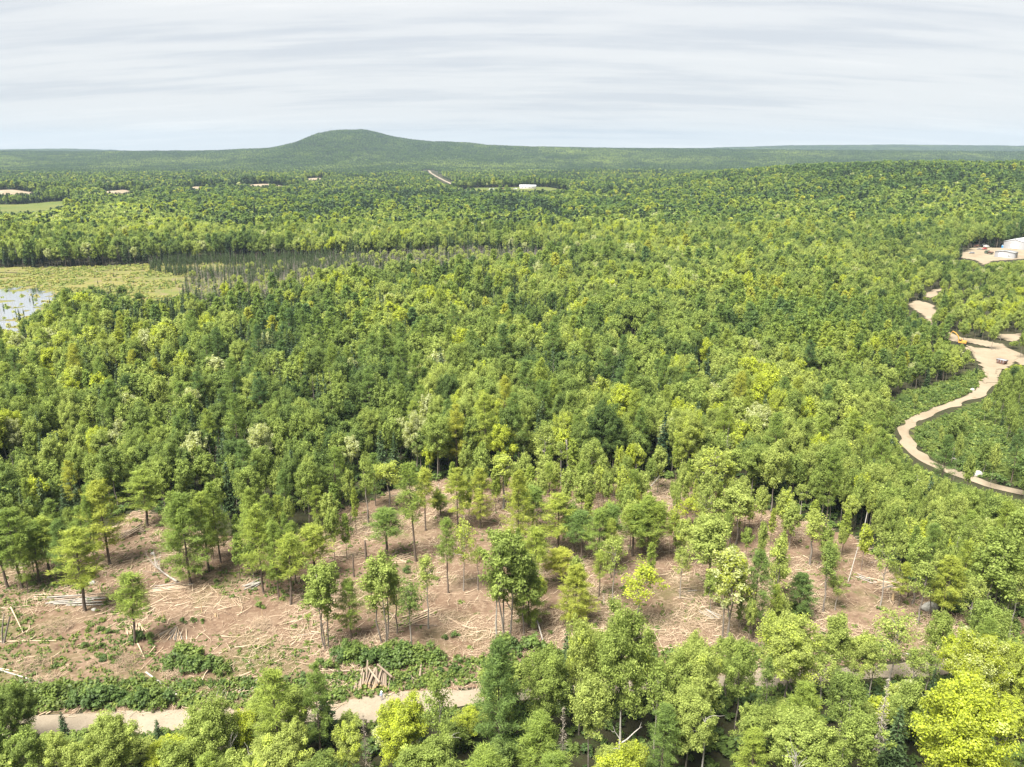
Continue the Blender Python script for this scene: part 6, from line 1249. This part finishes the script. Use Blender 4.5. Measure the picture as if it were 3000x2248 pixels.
x, y = at(2934, 1068); t_ = root('scrap_bin', x, y, .5, 'dark rusty scrap bin at the edge of the sandy junction', 'bin'); V, Q, Tr = prism([(-1.5, .2), (1.5, .2), (1.9, 1.9), (-1.9, 1.9)], -1.1, 1.1); part('shell', [(V, Q, 0)] + [(V, Tr, 0)], M['rust'], t_)
for q in range(3): part('rib', [(*box(-1.16, -1.1, -1.2 + q * 1.1, -1.05 + q * 1.1, .2, 1.85), 0)], M['trim'], t_)
part('rim', [(*box(-1.2, 1.2, -2.0, 2.0, 1.9, 2.02), 0)], M['trim'], t_)
# farm building, houses, mast
bx, by, rx, ry, h = FIELD
x, y, z = at_y(1550, 557, by - 4); gable('farm_building', x + 13, y + 2, 1.571, 13, 31, 4.2, 6.6, M['woodwall'], M['roofmetal'], [(-2, 2, 3.4)], [('west', 6, 1.4, 2, 1.4), ('west', 13, 1.4, 2, 1.4), ('west', 20, 1.4, 2, 1.4), ('west', 26, 1.4, 2, 1.4)], 'long white roofed farm building on the domed green field', dz=.6)
for px, lab, pt_, kd in ((1436, 'white van parked on the far domed field', M['whitepaint'], 'car'), (1444, 'silver car beside the white van on the domed field', M['silver'], 'car'), (1470, 'orange truck parked on the far domed field', M['orange'], 'truck'), (1508, 'grey car left of the white roofed farm building', M['silver'], 'car'), (1512, 'white pickup near the white roofed farm building', M['whitepaint'], 'pickup')):
    x, y, z = at_y(px, 557, by - 6); vehicle({'truck': 'truck', 'pickup': 'pickup', 'car': 'parked_car'}[kd], x, y, 1.4, lab, pt_, 5.5 if kd != 'truck' else 8, 2.2, 2.0 if kd != 'truck' else 3.2, kd, 'truck' if kd == 'truck' else 'pickup' if kd == 'pickup' else 'car')
for px, py, rf, lab, hh in ((2027, 594, M['blueroof'], 'small house with pale blue roof among the far trees', 13), (1992, 600, M['whitepaint'], 'small house with white roof among the far trees', 12)):
    x, y = at(px, py, 10); gable('house', x, y, .9, 9, 12, hh - 3.5, hh, M['woodwall'], rf, [(-1, 1, 2.2)], [('front', -2.6, 6, 1.4, 1.4), ('front', 2.6, 6, 1.4, 1.4), ('west', 4, 6, 1.4, 1.4)], lab, 'house', dz=0)
x, y, z = at_y(970, 388, MD); zt = at_y(970, 372, MD)[2]; zg = float(T(x, y)); t_ = root('radio_mast', x, y, 0, 'thin radio mast on the left shoulder of the hill', 'mast', dz=0); Hm = zt - zg
for k in range(3): a = k * 2.094; part('mast_leg', [(*tube([[3 * math.cos(a), 3 * math.sin(a), 0], [.5 * math.cos(a), .5 * math.sin(a), Hm]], [.55, .4], 4), 0)], M['steelgrey'], t_)
part('antenna', [(*box(-1.6, 1.6, -.5, .5, Hm - 5, Hm + 1), 0)], M['steelgrey'], t_)
for k in range(1, 8): zz_ = Hm * k / 8; rr_ = 3 - 2.5 * k / 8; part('brace', [(*tube([[rr_, 0, zz_], [-rr_ / 2, rr_ * .87, zz_], [-rr_ / 2, -rr_ * .87, zz_], [rr_, 0, zz_]], [.2] * 4, 3), 0)], M['steelgrey'], t_)

# ------------------------------------------------------------------ haze
hz = bpy.data.materials.new('haze'); hz.use_nodes = True; t = hz.node_tree; t.nodes.clear()
pv = nd(t, 'ShaderNodeVolumePrincipled'); pv.inputs['Density'].default_value = 6.0e-5; pv.inputs['Color'].default_value = (.33, .43, .54, 1); pv.inputs['Anisotropy'].default_value = 0.0
o = nd(t, 'ShaderNodeOutputMaterial'); t.links.new(pv.outputs[0], o.inputs['Volume'])
V, F = box(-11000, 11000, -11000, 11000, min(TERRAIN_MIN, 0) - 1.5, 290)
hb = link('haze', build('haze', [(V, F)], [hz])); tag(hb, 'thin bluish haze over the forest', kind='stuff')
